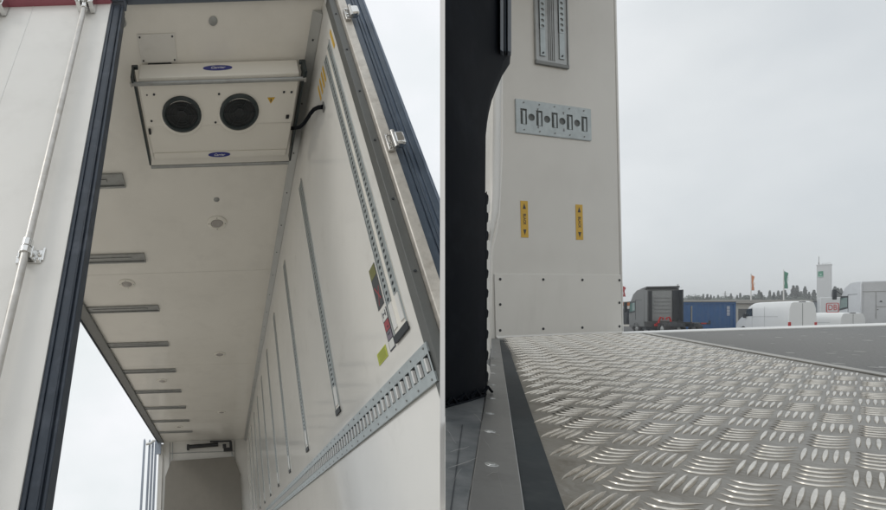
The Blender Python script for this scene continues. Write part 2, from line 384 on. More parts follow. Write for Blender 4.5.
obj('label_pictogram', MB().box(TX-.0024, TX-.0019, 1.452, 1.458, .79, .815).box(TX-.0024, TX-.0019, 1.458, 1.478, .80, .805).box(TX-.0024, TX-.0019, 1.478, 1.484, .79, .812).box(TX-.0024, TX-.0019, 1.455, 1.48, .713, .719).box(TX-.0024, TX-.0019, 1.455, 1.47, .742, .748), ink, s2)
s3 = obj('lime_label', MB().box(TX-.0012, TX, 1.527, 1.632, .648, .698), yellow_green, tr)
m4 = MB()
for i in range(5): m4.box(TX-.0018, TX-.0013, 1.535+.004*(i % 2), 1.622-.006*(i % 3), .655+i*.0085, .6575+i*.0085)
pieces('text_line', m4, mat('olive_ink', (.16, .18, .03), .5), s3)
for up, spots_ in ((1, ((334.6, 30.5), (332.2, 39))), (0, ((324.2, 74), (322.8, 80), (321.2, 86.5), (319.6, 93)))):
    for x, y in spots_:
        q = LF.hit(x, y, 0, TX); hh = .075 if up else .065
        props(obj('yellow_wall_sticker', MB().box(TX-.0012, TX, q.y-.010, q.y+.010, q.z-hh, q.z+hh), yellow, tr), ('upper' if up else 'lower')+' yellow strip sticker')
# rear frame post, right
po = obj('door_post', MB().box(.690, .733, 1.165, 1.233, .35, 2.654), post_mat, tr, .004)
obj('post_return', MB().box(.655, .689, 1.185, 1.234, -.15, 2.654), mat('post_return_grey', (.12, .125, .12), .5, .3, var=.1), po, .002)
s_ = MB()
for i in range(8): s_.cyl((.671, 1.1845, .15+i*.33), (0, -1, 0), .005, .003, 8)
pieces('screw', s_, trim_black, po)
# opened right-hand door, seen on its sealed edge
od = obj('open_rear_door', MB().box(.752, .838, 1.20, 1.60, .62, 2.66), rubber_light, tr, .006)
g = MB()
for x0, x1, d_ in ((.737, .768, .016), (.782, .790, .006), (.798, .804, .005), (.816, .845, .010)):
    g.box(x0, x1, 1.20-d_, 1.1995, .62, 2.66)
obj('edge_gasket', g, mat('slate_gasket', (.055, .08, .115), .45, var=.12, dirt=(.09, .12, .16), dscale=9), od, .006)
obj('edge_lip', MB().box(.839, .849, 1.186, 1.60, .62, 2.66), rubber_light, od, .003)
def hinge(z):
    o = obj('hinge', MB().box(.722, .765, 1.13, 1.164, z-.038, z+.03), steel_bright, tr, .009)
    obj('hinge_pin', MB().cyl((.724, 1.14, z-.055), (0, 0, 1), .009, .095, 14), steel, o)
    obj('hinge_leaf', MB().box(.698, .725, 1.152, 1.164, z-.055, z+.04), steel, o, .003)
    s_ = MB()
    for q in (-.042, -.02, .028): s_.cyl((.707, 1.152, z+q), (0, -1, 0), .0055, .006, 8)
    pieces('hinge_bolt', s_, steel_bright, o); return o
h0 = hinge(2.40)
for z in (1.425,): inst(h0, (0, 0, z-2.40), tr)
# closed left-hand rear door with lock rods
rd = obj('rear_door', MB().box(-1.90, -.527, YR, YR+.055, -.15, 2.608), door_white, tr, .004)
g = MB()
for x0, x1, y0 in ((-.526, -.512, YR+.001), (-.5115, -.481, YR+.006), (-.4805, -.476, YR+.002), (-.4715, -.461, YR+.008)): g.box(x0, x1, y0, YR+.05, -.15, 2.60)
g.box(-.526, -.464, YR+.014, YR+.07, -.15, 2.59)
obj('door_gasket', g, rubber, rd, .003)
obj('door_seam', MB().box(-.951, -.945, YR-.0012, YR-.0001, -.15, 2.607).box(-.5285, -.5265, YR-.004, YR+.05, -.15, 2.608), trim_white, rd)  # pale mid ridge puts a faint reflection into the colour; second box edges the door
def lock(xr, off=False):
    o = obj('lock_rod', MB().tube([(xr, YR-.035, -.15), (xr, YR-.035, 2.56)], .0135, 20), rod_mat, tr)
    c_ = MB()   # cam keeper at the top
    c_.cyl((xr, YR-.035, 2.480), (0, 0, 1), .018, .065, 20)
    c_.box(xr-.045, xr-.022, YR-.055, YR-.004, 2.520, 2.605).box(xr+.022, xr+.048, YR-.06, YR-.004, 2.505, 2.615)
    c_.box(xr-.021, xr+.021, YR-.07, YR-.045, 2.545, 2.570)
    c_.prism([(xr-.03, YR-.06, 2.545), (xr-.012, YR-.075, 2.605), (xr+.012, YR-.075, 2.605), (xr+.03, YR-.06, 2.545), (xr, YR-.06, 2.515)], (0, .025, 0))
    c_.cyl((xr-.035, YR-.06, 2.515), (0, -1, 0), .010, .012, 12).cyl((xr+.035, YR-.06, 2.545), (0, -1, 0), .010, .012, 12)
    obj('cam_keeper', c_, steel_bright, o, .003)
    k_ = MB()   # clamp half way
    zc = .91
    k_.tube([(xr, YR-.035, zc-.012), (xr, YR-.035, zc+.012)], .0195, 20).tube([(xr, YR-.035, zc+.016), (xr, YR-.035, zc+.045)], .0185, 20)
    k_.box(xr-.042, xr+.045, YR-.008, YR-.0005, zc-.03, zc+.022).box(xr+.045, xr+.052, YR-.008, YR-.0005, zc-.02, zc+.034)
    k_.box(xr-.024, xr-.0185, YR-.035, YR-.008, zc-.026, zc+.02).box(xr+.0185, xr+.024, YR-.035, YR-.008, zc-.026, zc+.02)
    for dx, dz in ((-.032, 0), (.036, .002), (.034, -.02)): k_.lathe((xr+dx, YR-.008, zc+dz), (0, -1, 0), [(.008, 0), (.008, .005), (.004, .008), (.004, .003), (.0005, .003)], 12)
    obj('rod_clamp', k_, steel_bright, o, .0015)
    return o
lock(-.648); lock(-1.12)
# folded side doors at the far left
sd = obj('folded_side_door', MB().box(-2.20, -2.15, 11.9, 12.0, -.1, 2.74).prism([(-2.20, 11.9, 2.74), (-2.15, 11.9, 2.74), (-2.175, 11.9, 2.80)], (0, .1, 0)), slat_mat, tr, .004)
inst(sd, (.13, .1, 0), tr); inst(sd, (.21, .15, 0), tr); inst(sd, (.29, .2, 0), tr)
obj('side_door_handle', MB().tube([(-2.12, 11.88, 2.63), (-1.98, 11.88, 2.66), (-1.93, 11.9, 2.72), (-1.87, 11.9, 2.72)], .035, 8), trim_white, tr)
obj('guide_bracket', MB().box(-1.85, -1.72, 12.0, 12.06, 2.38, 2.74), slat_mat, tr, .004)
# ---- cooling unit
ZB = 2.585
cu = thing('cooling_unit', 'white twin fan refrigeration unit hanging from the trailer ceiling', 'cooling unit', LF, (.05, 1.9, ZB))
ux0, ux1, uy0, uy1 = -.466, .567, 1.575, 2.235
m = MB()
m.prism([(ux0+.012, uy0, ZB+.012), (ux0+.012, uy0, H-.012), (ux0+.012, uy1, H-.012), (ux0+.012, uy1-.02, ZB+.035), (ux0+.012, 1.925, ZB+.010), (ux0+.012, 1.915, ZB), (ux0+.012, uy0+.055, ZB)], (ux1-ux0-.024, 0, 0))
hs = obj('housing', m, unit_white, cu, .006)
obj('lower_lip', MB().box(ux0+.02, ux1-.02, uy1-.075, uy1-.02, ZB+.022, ZB+.030), unit_white, hs, .003)
for x, y in ((-.2035, 1.828), (.1836, 1.824)):
    # housing keeps its skin: the fan sits in a shallow collar that stands proud of it
    fr = obj('fan_ring', MB().lathe((x, y, ZB-.001), (0, 0, -1), [(.133, 0), (.133, .010), (.122, .018), (.110, .016), (.104, .004)], 40), fan_dark, cu)
    gm = MB()
    for r_ in (.025, .045, .065, .085): gm.lathe((x, y, ZB-.008), (0, 0, -1), [(r_-.0015, 0), (r_-.0015, .003), (r_+.0015, .003), (r_+.0015, 0)], 32)
    for q in range(6):
        t = q*math.pi/3; gm.tube([(x+.02*math.cos(t), y+.02*math.sin(t), ZB-.009), (x+.105*math.cos(t), y+.105*math.sin(t), ZB-.009)], .002, 6)
    obj('fan_guard', gm, fan_dark, fr)
    obj('fan_disc', MB().cyl((x, y, ZB-.0005), (0, 0, -1), .106, .003, 32).cyl((x, y, ZB-.0037), (0, 0, -1), .035, .006, 20), mat_black, fr)
    obj('fan_collar', MB().lathe((x, y+.018, ZB-.0005), (0, 0, -1), [(.142, 0), (.142, .005), (.136, .009), (.120, .0095)], 40), unit_white, fr)
bar = lambda y, z, xa, xb: MB().tube([(xa, y, z), (xb, y, z)], .013, 12)
gb = obj('guard_bar', bar(1.60, ZB-.012, -.507, .597), alu, cu)
obj('guard_bar', bar(2.262, ZB-.002, -.478, .575), alu, cu)
for sx_, xa in ((-1, ux0-.012), (1, ux1+.012)):
    obj('side_bracket', MB().box(min(xa, xa+sx_*.014), max(xa, xa+sx_*.014), 1.56, 2.26, ZB+.012, ZB+.075).box(min(xa-.004, xa+sx_*.018), max(xa-.004, xa+sx_*.018), 1.55, 1.60, ZB-.02, H-.06)
        .box(xa-.02, xa+.02, 1.55, 1.57, H-.08, H-.055), fan_dark, cu, .003)
for x in (-.50, .59): obj('bar_end', MB().box(x-.006, x+.006, 1.585, 1.612, ZB-.03, ZB+.05), steel, cu, .002)
def badge(c, xd, yd, nrm, a_, b_):
    c = Vector(c); xd = Vector(xd); yd = Vector(yd); nrm = Vector(nrm)
    o = obj('badge', MB().prism([c + xd*math.cos(t)*a_/2 + yd*math.sin(t)*b_/2 for t in [2*math.pi*i/40 for i in range(40)]], nrm*.003), badge_blue, cu)
    letters('badge_lettering', 'Carrier', b_*.62, c+nrm*.0034, xd, yd, letter_white, o, shear=.35, sx=.92*a_/b_/3.9*1.12)
badge((.045, uy0-.0005, H-.078), (1, 0, 0), (0, 0, 1), (0, -1, 0), .185, .052)
dy = Vector((0, -.999, -.04)).normalized()
badge((.045, 2.185, ZB+.0215), (1, 0, 0), (0, -1, 0), (0, 0, -1), .165, .044)
sc = MB()
for p in ((147, 95), (154, 94.5), (219, 94), (284, 92), (291.5, 92), (151.5, 121), (215.5, 122.3)):
    q = LF.hit(p[0], p[1], 2, ZB); sc.cyl((q.x, q.y, ZB-.0003), (0, 0, -1), .0075 if p[0] != 147 else .005, .004, 10)
pieces('screw', sc, trim_black, cu)
q = LF.hit(287.5, 116.5, 2, ZB); obj('latch', MB().box(q.x-.012, q.x+.01, q.y-.014, q.y+.014, ZB-.008, ZB-.0005), mat_black, cu, .003)
q = LF.hit(149.8, 132, 2, ZB); obj('latch', MB().box(q.x-.008, q.x+.008, q.y-.02, q.y+.02, ZB-.006, ZB+.02), mat_black, cu, .003)
q = LF.hit(271, 100, 2, ZB)
wt = obj('warning_triangle', MB().prism([(q.x-.026, q.y-.018, ZB-.0004), (q.x+.026, q.y-.018, ZB-.0004), (q.x, q.y+.026, ZB-.0004)], (0, 0, -.001)), yellow, cu)
obj('bolt_symbol', MB().box(q.x-.003, q.x+.003, q.y-.010, q.y+.012, ZB-.0022, ZB-.0015), ink, wt)
# cable
ce = LF.hit(322, 107, 0, W-.012); cs = Vector((ux1-.01, 1.93, ZB-.012))
way = [(289, 128.2, .577), (295, 128.4, .585), (300, 127, .594), (304, 123.5, .603), (307.5, 118.5, .612), (310.5, 113.5, .621), (314, 109.5, .631), (318, 107.6, .640), (323, 107, .652)]
pts = []
for i in range(len(way)-1):
    for t in (0, .5): pts.append(LF.hit(way[i][0]*(1-t)+way[i+1][0]*t, way[i][1]*(1-t)+way[i+1][1]*t, 0, way[i][2]*(1-t)+way[i+1][2]*t))
pts.append(LF.hit(*way[-1][:2], 0, way[-1][2])); cs = pts[0]
cb = thing('power_cable', 'black cable bending from the cooling unit to the side wall', 'cable', LF, tuple(cs))
obj('cable_sleeve', MB().tube(pts, .0125, 10), black_rub, cb)
obj('cable_gland', MB().box(cs.x-.03, cs.x+.012, cs.y-.022, cs.y+.022, cs.z-.02, cs.z+.02), mat_black, cb, .004)
obj('wall_grommet', MB().prism([(W-.001, ce.y-.018, ce.z-.03), (W-.001, ce.y+.018, ce.z-.03), (W-.001, ce.y+.014, ce.z+.03), (W-.001, ce.y-.014, ce.z+.03)], (-.007, 0, 0)), alu_dark, cb, .002)
# bulkhead board and actuator at the far end
bb = thing('partition_board', 'large grey board with cut top corners standing against the far wall', 'partition board', LF, (-.57, 12.1, -.1))
obj('board_panel', MB().prism([(-1.62, 12.1, -.1), (.47, 12.1, -.1), (.455, 12.1, 1.80), (.31, 12.1, 2.265), (-1.44, 12.1, 2.205), (-1.585, 12.1, 1.80)], (0, .03, 0)), board_grey, bb, .004)
obj('hanger_strap', MB().box(-1.425, -1.40, 12.12, 12.14, 2.15, 2.72), alu, bb)
obj('hanger_strap', MB().box(.24, .265, 12.12, 12.14, 2.2, 2.72).tube([(.25, 12.13, 2.4), (.30, 12.13, 2.25)], .01, 6), alu, bb)
ac = thing('door_actuator', 'black actuator and bent arm under the ceiling above the grey board', 'actuator', LF, (-.4, 12.1, 2.6))
obj('motor_tube', MB().tube([(-.93, 12.05, 2.56), (-.12, 12.05, 2.60)], .055, 12).box(-1.0, -.93, 12.0, 12.1, 2.47, 2.62), mat_black, ac)
obj('bent_arm', MB().box(-.35, .25, 12.0, 12.05, 2.655, 2.70).box(.19, .27, 12.0, 12.05, 2.50, 2.66).box(.02, .27, 12.0, 12.08, 2.40, 2.50).box(.0, .1, 11.99, 12.08, 2.49, 2.60), mat_black, ac, .01)
# ================================================================== DIVIDER: added white board standing for the blank gap between the two halves
zb = .62; x0, x1 = (440-CX)/FPX, (445-CX)/FPX
dv = MB()
dirv = Vector((x0, 1, 0)).normalized()
pa, pb = Vector((x0*zb, zb, 0)), Vector((x1*zb, zb, 0))
dv.prism([pa, pb, pb+dirv*.4, pa+dirv*.4], (0, 0, 3.2))
props(obj('divider_board', dv, divider_white, frame=WF, base=(pa.x, pa.y, 0)), 'thin upright white board added as a divider between the trailer and the black door', 'partition')
# ================================================================== RIGHT: truck body at its side door
cb2 = thing('cargo_body', 'white cargo body with tread plate floor, seen from its doorway', 'truck body', FF, tuple(FF.hit(500, 337, 2, 0)))
def fp(x, y, z=0): p = FF.hit(x, y, 2, z); return (p.x, p.y, z)
# end wall frame points are turned into floor-frame coordinates
def p2f(v): return tuple(FF.Ri @ (PF.R @ Vector(v) + PF.O - FF.O))
class PB(MB):   # builder that takes end-wall coordinates (s along, n away from the viewer, t up)
    def add(s, vs, fs): return MB.add(s, [p2f(v) for v in vs], fs)
def wp(x, y, n=0): return PF.hit(x, y, 1, n)
sL, sR = wp(489, 300).x, wp(617.2, 0).x
sRb = wp(621.5, 331).x
ew = obj('end_wall', PB().prism([(sL, 0, -.03), (sRb, 0, -.03), (sRb, 0, 2.1), (sL, 0, 2.1)], (0, .07, 0)), panel_white, cb2, .004)
obj('wall_edge_trim', PB().box(sRb+.0005, sRb+.012, -.004, .075, -.03, 2.1), trim_white, cb2, .003)
kL = wp(494.2, 300).x; kT = wp(560, 274.4).z
kp = obj('kick_plate', PB().box(kL, sRb-.006, -.006, -.0005, -.012, kT), kick_mat, cb2, .0015)
rv = PB()
for x, y in ((499, 279.3), (542, 279.6), (581, 280), (618, 280.3), (499, 304.5), (618, 302.7), (499, 330.3), (542, 328.7), (581, 327.5), (618, 326.3)):
    q = wp(x, y); rv.lathe((q.x, -.0065, q.z), (0, -1, 0), [(.007, 0), (.0065, .002), (.0005, .003)], 12)
pieces('rivet', rv, trim_black, kp)
obj('base_bead', PB().prism([(kL, -.006, -.012), (kL, -.022, -.012), (kL, -.006, .006)], (sRb-kL, 0, 0)), panel_white, cb2)
# lashing plate
a0, a1, a2, a3 = wp(515, 99.8), wp(590, 110.3), wp(590, 141), wp(515, 132)
lx0, lx1 = (a0.x+a3.x)/2, (a1.x+a2.x)/2; lz1, lz0 = (a0.z+a1.z)/2, (a2.z+a3.z)/2
lw, lh = lx1-lx0, lz1-lz0; lc = (lz0+lz1)/2
m = PB()
edges = [0] + [.165+.158*i for i in range(5)] + []
NW = 9; u0, u1 = .045, .955
# nine openings side by side: slot, hole, slot, hole ... slot
wd = (u1-u0)*lw/NW
k = 16
for i in range(NW):
    c = Vector((lx0+u0*lw+(i+.5)*wd, -.006, lc)); ou, inn, dp = [], [], []
    for j in range(k):
        t = 2*math.pi*j/k; cx_, sy_ = math.cos(t), math.sin(t); mm = max(abs(cx_), abs(sy_))
        ou.append(c + Vector((cx_/mm*wd/2, 0, sy_/mm*lh*.5)))
        q = Vector((cx_/mm*wd*.40, 0, sy_/mm*lh*.24)) if i % 2 == 0 else Vector((cx_*wd*.42, 0, sy_*lh*.11))
        inn.append(c+q); dp.append(c+q+Vector((0, .005, 0)))
    m.add(ou+inn+dp, [(j, (j+1) % k, k+(j+1) % k, k+j) for j in range(k)] + [(k+j, k+(j+1) % k, 2*k+(j+1) % k, 2*k+j) for j in range(k)])
m.box(lx0, lx0+u0*lw, -.006, -.0006, lz0, lz1).box(lx0+u1*lw, lx1, -.006, -.0006, lz0, lz1)
m.box(lx0+.001, lx1-.001, -.0055, -.0006, lz0-.003, lz0).box(lx0+.001, lx1-.001, -.0055, -.0006, lz1, lz1+.003)
lp = obj('lashing_plate', m, galv, cb2)
obj('plate_slot_shade', PB().box(lx0+.01, lx1-.01, -.0012, -.0006, lz0+.004, lz1-.004), mat('slot_shade_grey', (.12, .13, .13), .6), lp)  # dark grey sheet behind the openings, colour stands for shade inside them
m = PB()
for i in range(0, NW, 2):
    c = lx0+u0*lw+(i+.5)*wd; m.box(c-wd*.14, c+wd*.16, -.008, -.0015, lc-lh*.235, lc+lh*.17)
pieces('slot_tongue', m, galv, lp)
m = PB()
for i in range(5):
    for z in (lz0+lh*.09, lz1-lh*.07): m.cyl((lx0+lw*(.10+.2*i), -.0062, z), (0, -1, 0), .0035, .002, 10)
for sx_ in (.28, .62):
    c = lx0+lw*sx_
    m.prism([(c-.005, -.0063, lz1-lh*.20), (c+.005, -.0063, lz1-lh*.20), (c, -.0063, lz1-lh*.29)], (0, -.001, 0)).prism([(c-.005, -.0063, lz0+lh*.19), (c+.005, -.0063, lz0+lh*.19), (c, -.0063, lz0+lh*.28)], (0, -.001, 0))
pieces('rivet', m, alu_dark, lp)
# vertical track above it
b0, b1 = wp(534.5, 64.5), wp(567.5, 70)
tx0, tx1, tz = b0.x, b1.x, (b0.z+b1.z)/2
m = PB().box(tx0, tx1, -.006, -.0006, tz+.02, 2.1).box(tx0, tx0+.007, -.010, -.0065, tz+.02, 2.1).box(tx1-.007, tx1, -.010, -.0065, tz+.02, 2.1)
tw = tx1-tx0
wt2 = obj('wall_track', m, alu, cb2, .001)
m = PB(); hz = []
for xa in (.21, .79):
    c = tx0+tw*xa; z1 = wp(540 if xa < .5 else 562, 30 if xa < .5 else 35).z
    m.box(c-tw*.075, c+tw*.075, -.010, -.0065, tz+.045, z1-.002)
    n_ = int((2.09-z1)/.0285)
    mm = PB(); holed(mm, (c, -.010, z1), (0, 0, 1), (1, 0, 0), (0, -1, 0), n_, .0285, tw*.16, .017, tw*.105, .003)
    obj('hole_strip', mm, galv, wt2)
pieces('track_foot', m, galv, wt2)
m = PB()
for i in range(4): m.box(tx0+tw*(.40+.055*i), tx0+tw*(.415+.055*i), -.0085, -.0065, tz+.03, 2.1)
pieces('track_groove', m, alu, wt2)
obj('end_cap', PB().box(tx0-.001, tx1+.001, -.010, -.0006, tz, tz+.019), alu_dark, wt2, .002)
m = PB()
for xa in (.21, .79): m.lathe((tx0+tw*xa, -.0105, tz+.06), (0, -1, 0), [(.005, 0), (.005, .002), (.0005, .003)], 10)
pieces('screw', m, trim_black, wt2)
# yellow stickers
for (xa, ya, xb, yb) in ((520.2, 200.7, 528.3, 237.7), (575.3, 204.5, 583, 240)):
    c0, c1 = wp(xa, ya), wp(xb, yb); cx_, cz = (c0.x+c1.x)/2, (c0.z+c1.z)/2; hw, hh = (c1.x-c0.x)/2, (c0.z-c1.z)/2
    o = props(obj('direction_sticker', PB().box(c0.x, c1.x, -.0014, -.0006, c1.z, c0.z), yellow, cb2), 'yellow sticker marked with two arrows, ' + ('left' if xa < 550 else 'right') + ' of the pair')
    m = PB()
    for sgn in (1, -1):
        z_ = cz+sgn*hh*.80; m.prism([(cx_-hw*.42, -.0016, z_-sgn*hh*.24), (cx_+hw*.42, -.0016, z_-sgn*hh*.24), (cx_, -.0016, z_+sgn*hh*.06)], (0, -.0005, 0))
    pieces('arrow_mark', m, ink, o)
    a_ = Vector(p2f((cx_, -.0018, cz))); xd = Vector(p2f((cx_, -.0018, cz-1)))-a_; yd = Vector(p2f((cx_+1, -.0018, cz)))-a_
    letters('sticker_lettering', 'BLACK', hw*1.0, a_, xd, yd, ink, o, sx=.78, depth=.0003)
# jamb between door and end wall: white flap with a curved seam
def frontal(pts, z_):   # outline at one distance from the doorway
    return [FF.Ri @ (EYE + Vector(((x-CX)/FPX, 1, (CY-y)/FPX))*z_ - FF.O) for x, y in pts]
away = FF.Ri @ Vector((.25, 1, 0)).normalized()
obj('door_jamb', MB().prism(frontal([(478, -60), (503.5, -60), (503.5, 150), (502, 185), (500.5, 214), (497, 236), (493.5, 250), (492.5, 300), (492, 349), (478, 357)], 1.35), away*.03), gel_white, cb2, .006)
def flap_edge(y):
    ks = ((57, 503), (100, 501), (190, 500.4), (214, 498.5), (228, 495), (244, 491.6), (262, 490.6), (352, 490.2))
    for (a_, xa), (b_, xb) in zip(ks, ks[1:]):
        if y <= b_: return xa+(xb-xa)*(max(y, a_)-a_)/(b_-a_)
    return ks[-1][1]
nu, nv = 10, 40; vs_ = []
for jv in range(nv+1):
    y = 57+(352-57)*jv/nv; xr = flap_edge(y); xl = 481.0
    for iu in range(nu+1):
        u_ = iu/nu; z_ = 1.30-.075*math.sin(math.pi*u_**1.4)*(1 if y < 240 else .5)+.02*math.sin(y*.045)*u_
        vs_.append(frontal([(xl+(xr-xl)*u_, y)], z_)[0])
jm = MB().add(vs_, [(jv*(nu+1)+iu, jv*(nu+1)+iu+1, (jv+1)*(nu+1)+iu+1, (jv+1)*(nu+1)+iu) for jv in range(nv) for iu in range(nu)])
jam = obj('jamb_flap', jm, panel_white, cb2, smooth=60)
md = jam.modifiers.new('thickness', 'SOLIDIFY'); md.thickness = .006
# floor: base sheet, tread bars, strips
Rstrip = [fp(518-68.5*.343*0, 370), fp(566, 510)]
def line_x(p, q, y): return p[0]+(q[0]-p[0])*(y-p[1])/(q[1]-p[1])
R0, R1 = (518, 370), (566, 510)          # rubber/tread boundary
q0, q1 = (504.5, 372), (525, 510)        # riveted strip / rubber boundary
l0_, l1_ = (489.5, 372), (468, 510)      # sill / riveted strip boundary
bx = lambda a_, b_, y: line_x(a_, b_, y)
yN = 640                                 # near end of the floor, below the picture
tread_poly = [fp(bx(R0, R1, yN), yN), fp(1150, yN), fp(1150, 424.2), fp(886, 377), fp(640, 333.0), fp(622.5, 332.4), fp(505, 337.3)]
obj('floor_underlay',
    MB().prism([Vector(p)-Vector((0, 0, .004)) for p in [fp(452, yN), fp(1150, yN), fp(1150, 424.2), fp(640, 333.0), fp(622.5, 332.4), fp(488, 337.8), fp(452, 348)]], (0, 0, -.12)), alu_dark, cb2)
tp = obj('tread_plate', MB().prism(tread_poly, (0, 0, -.003)), tread_mat, cb2, smooth=0)
e1w = Vector((.0760, .0495, 0)); e2w = Vector((-.0365, .0155, 0))
e1 = FF.Ri @ e1w; e1.z = 0; e2 = FF.Ri @ e2w; e2.z = 0
anchor = FF.hit(814.3, 498.2, 2, 0)
tp2 = [(p[0], p[1]) for p in tread_poly]
def inside(x, y, poly):
    c = False; j = len(poly)-1
    for i in range(len(poly)):
        xi, yi = poly[i]; xj, yj = poly[j]
        if (yi > y) != (yj > y) and x < (xj-xi)*(y-yi)/(yj-yi)+xi: c = not c
        j = i
    return c
vs, fs = [], []
HB = .0021
def bar3(c, u, v, hlen, hwid, curve, hs=1.):
    """lens-shaped raised bar, u along, v across, pinched at both ends"""
    n0 = len(vs); ts = (-1, -.72, -.38, 0, .38, .72, 1)
    for t in ts:
        wv = hwid*(1-t*t)**.8 + hwid*.06; hz = HB*hs*(1-t**4)**.7
        cc = c + u*(t*hlen) + v*(curve*(1-t*t))
        for q, z_ in ((-1, 0), (-.62, hz*.95), (.0, hz*.72), (.66, hz*.8), (1, 0)):
            p = cc + v*(wv*q); vs.append((p.x, p.y, z_+.0001))
    for i in range(len(ts)-1):
        for j in range(4):
            a_ = n0+i*5+j; fs.append((a_, a_+5, a_+6, a_+1))
cnt = 0
for i in range(-12, 60):
    for j in range(-90, 60):
        c = anchor + e1*i + e2*j
        if not inside(c.x, c.y, tp2): continue
        wpt = FF.R @ Vector((c.x, c.y, 0)) + FF.O
        if wpt.y < .22 or wpt.x > 1.62*wpt.y+.1: continue
        if (i+j) % 2 == 0:
            for k in range(5):
                cc = c + e2*((k-2)*.205)
                if inside(cc.x-e1.x*.34, cc.y-e1.y*.34, tp2) and inside(cc.x+e1.x*.3, cc.y+e1.y*.3, tp2): bar3(cc + e1*random.uniform(-.01, .01), e1, e2, .39, .066, 0)
        else:
            for k in range(5):
                cc = c + e1*((k-2)*.19)
                if inside(cc.x, cc.y, tp2): bar3(cc, e2, e1, .46, .027, -.12, .55)
        cnt += 1
mb = MB(); mb.v = vs; mb.f = fs
o = obj('tread_bars', mb, bar_mat, tp, smooth=60); o['kind'] = 'stuff'
rs = [fp(bx(q0, q1, yN), yN), fp(bx(R0, R1, yN)-.5, yN)]
n_ = 60; edge = []
obj('rubber_strip', MB().prism([fp(bx(q0, q1, yN), yN), fp(bx(R0, R1, yN)-.6, yN), fp(bx(R0, R1, 510)-.6, 510), fp(517.5, 370), fp(507.2, 340), fp(499.8, 340), fp(504.5, 372)], (0, 0, -.006)), floor_rubber, cb2)
obj('riveted_strip', MB().prism([Vector(v)+Vector((0, 0, .0025)) for v in [fp(bx(l0_, l1_, yN), yN), fp(bx(q0, q1, yN)-.4, yN), fp(504.2, 372), fp(499.5, 340), fp(492.5, 340), fp(489.5, 372)]], (0, 0, -.006)), strip_steel, cb2, .001)
rv = MB()
for x, y in ((494.3, 347), (494, 352), (493.6, 358), (493.2, 365), (492.6, 373), (492, 384.5), (491.2, 398), (489.5, 413), (490, 431), (491.5, 464)):
    p = fp(x, y, .003); rv.lathe((p[0], p[1], .0026), (0, 0, 1), [(.0065, 0), (.006, .0006), (.0036, .0005), (.003, .0012), (.0005, .0014)], 14)
pieces('rivet', rv, alu, cb2)
obj('door_sill', MB().prism([fp(445.3, yN), fp(bx(l0_, l1_, yN)-.4, yN), fp(489, 372), fp(489.5, 343), fp(445.3, 350)], (0, 0, -.006)), sill_steel, cb2, .001)
obj('sill_groove', MB().prism([Vector(v)+Vector((0, 0, .001)) for v in [fp(449, 520), fp(450, 520), fp(462.5, 425), fp(462, 425)]], (0, 0, -.0008)), trim_black, cb2)
rng = random.Random(5); m = MB()
for x0_, y0_, x1_, y1_, w_ in ((448, 470, 478, 460, .5), (478, 432, 500, 437, .6), (484, 440, 490, 452, .5), (452, 490, 461, 470, .4), (447, 430, 456, 445, .5), (496, 470, 505, 500, .4), (466, 505, 476, 470, .5), (450, 455, 470, 448, .4), (474, 415, 484, 425, .5), (500, 405, 506, 440, .35), (486, 478, 497, 474, .4)):
    p_ = []
    for t_ in (0, .33, .66, 1): p_.append((x0_+(x1_-x0_)*t_+rng.uniform(-.8, .8), y0_+(y1_-y0_)*t_+rng.uniform(-.8, .8)))
    top_ = [fp(x, y-w_*(.3 if i in (0, 3) else 1)) for i, (x, y) in enumerate(p_)]; bot_ = [fp(x, y+w_*.3) for x, y in p_]
    m.add([Vector(v)+Vector((0, 0, .0029)) for v in top_+bot_], [(i, i+1, 5+i, 4+i) for i in range(3)])
obj('scratches', m, mat('scratch_bright', (.36, .36, .35), .4, .6), cb2)
# roof and back wall of this body, above and outside the picture: they shade it as the real ones do
obj('roof', MB().prism([Vector(v)+Vector((0, 0, 2.0)) for v in [fp(445, yN*.72), fp(1150, 470), fp(1150, 424.2), fp(640, 333), fp(622.5, 332.4), fp(470, 345)]], (0, 0, .06)), gel_white, cb2)
# ---- black door
bd = thing('black_door', 'tall black door edge beside the white cargo wall, standing on the scuffed sill', 'door', FF, fp(470, 400))
dz0 = FF.Ri @ (EYE - FF.O)
def on_door(x, y, back=0):   # vertical face running from the near bottom corner to the far bottom corner
    a_ = Vector((.3802, .7076)); b_ = Vector((.506, .7944)); d_ = b_-a_; n2 = Vector((-d_.y, d_.x)).normalized()
    r_ = Vector(((x-CX)/FPX, 1.0)); k_ = (a_+n2*back).dot(n2)/r_.dot(n2)
    return FF.Ri @ (EYE + Vector((r_.x, 1, (CY-y)/FPX))*k_ - FF.O)
sk = FF.Ri @ Vector((-.02, .06, 0))
sk2 = FF.Ri @ Vector((.032, .05, 0))
outl = [(442, 407.5), (442, -80), (511, -80), (511, 50), (506.5, 57), (503, 62), (499.5, 70), (496, 78), (492, 88), (489, 100), (487, 112), (485.6, 126), (485.2, 180), (485.2, 394.5), (475, 398.5), (460, 403.5)]
obj('door_leaf', MB().prism([on_door(x, y) for x, y in outl], sk2), black_rub, bd, .003)
m = MB()
for xa, xb, bk in ((500.2, 503.6, -.006), (504.6, 506.6, -.003), (507.6, 511.3, -.006)):
    m.prism([on_door(xa, 50+(xa-500)*.2, bk), on_door(xa, -80, bk), on_door(xb, -80, bk), on_door(xb, 52, bk)], sk2*.3)
pieces('upper_gasket', m, rubber, bd, .001)
m = MB()
y = 193
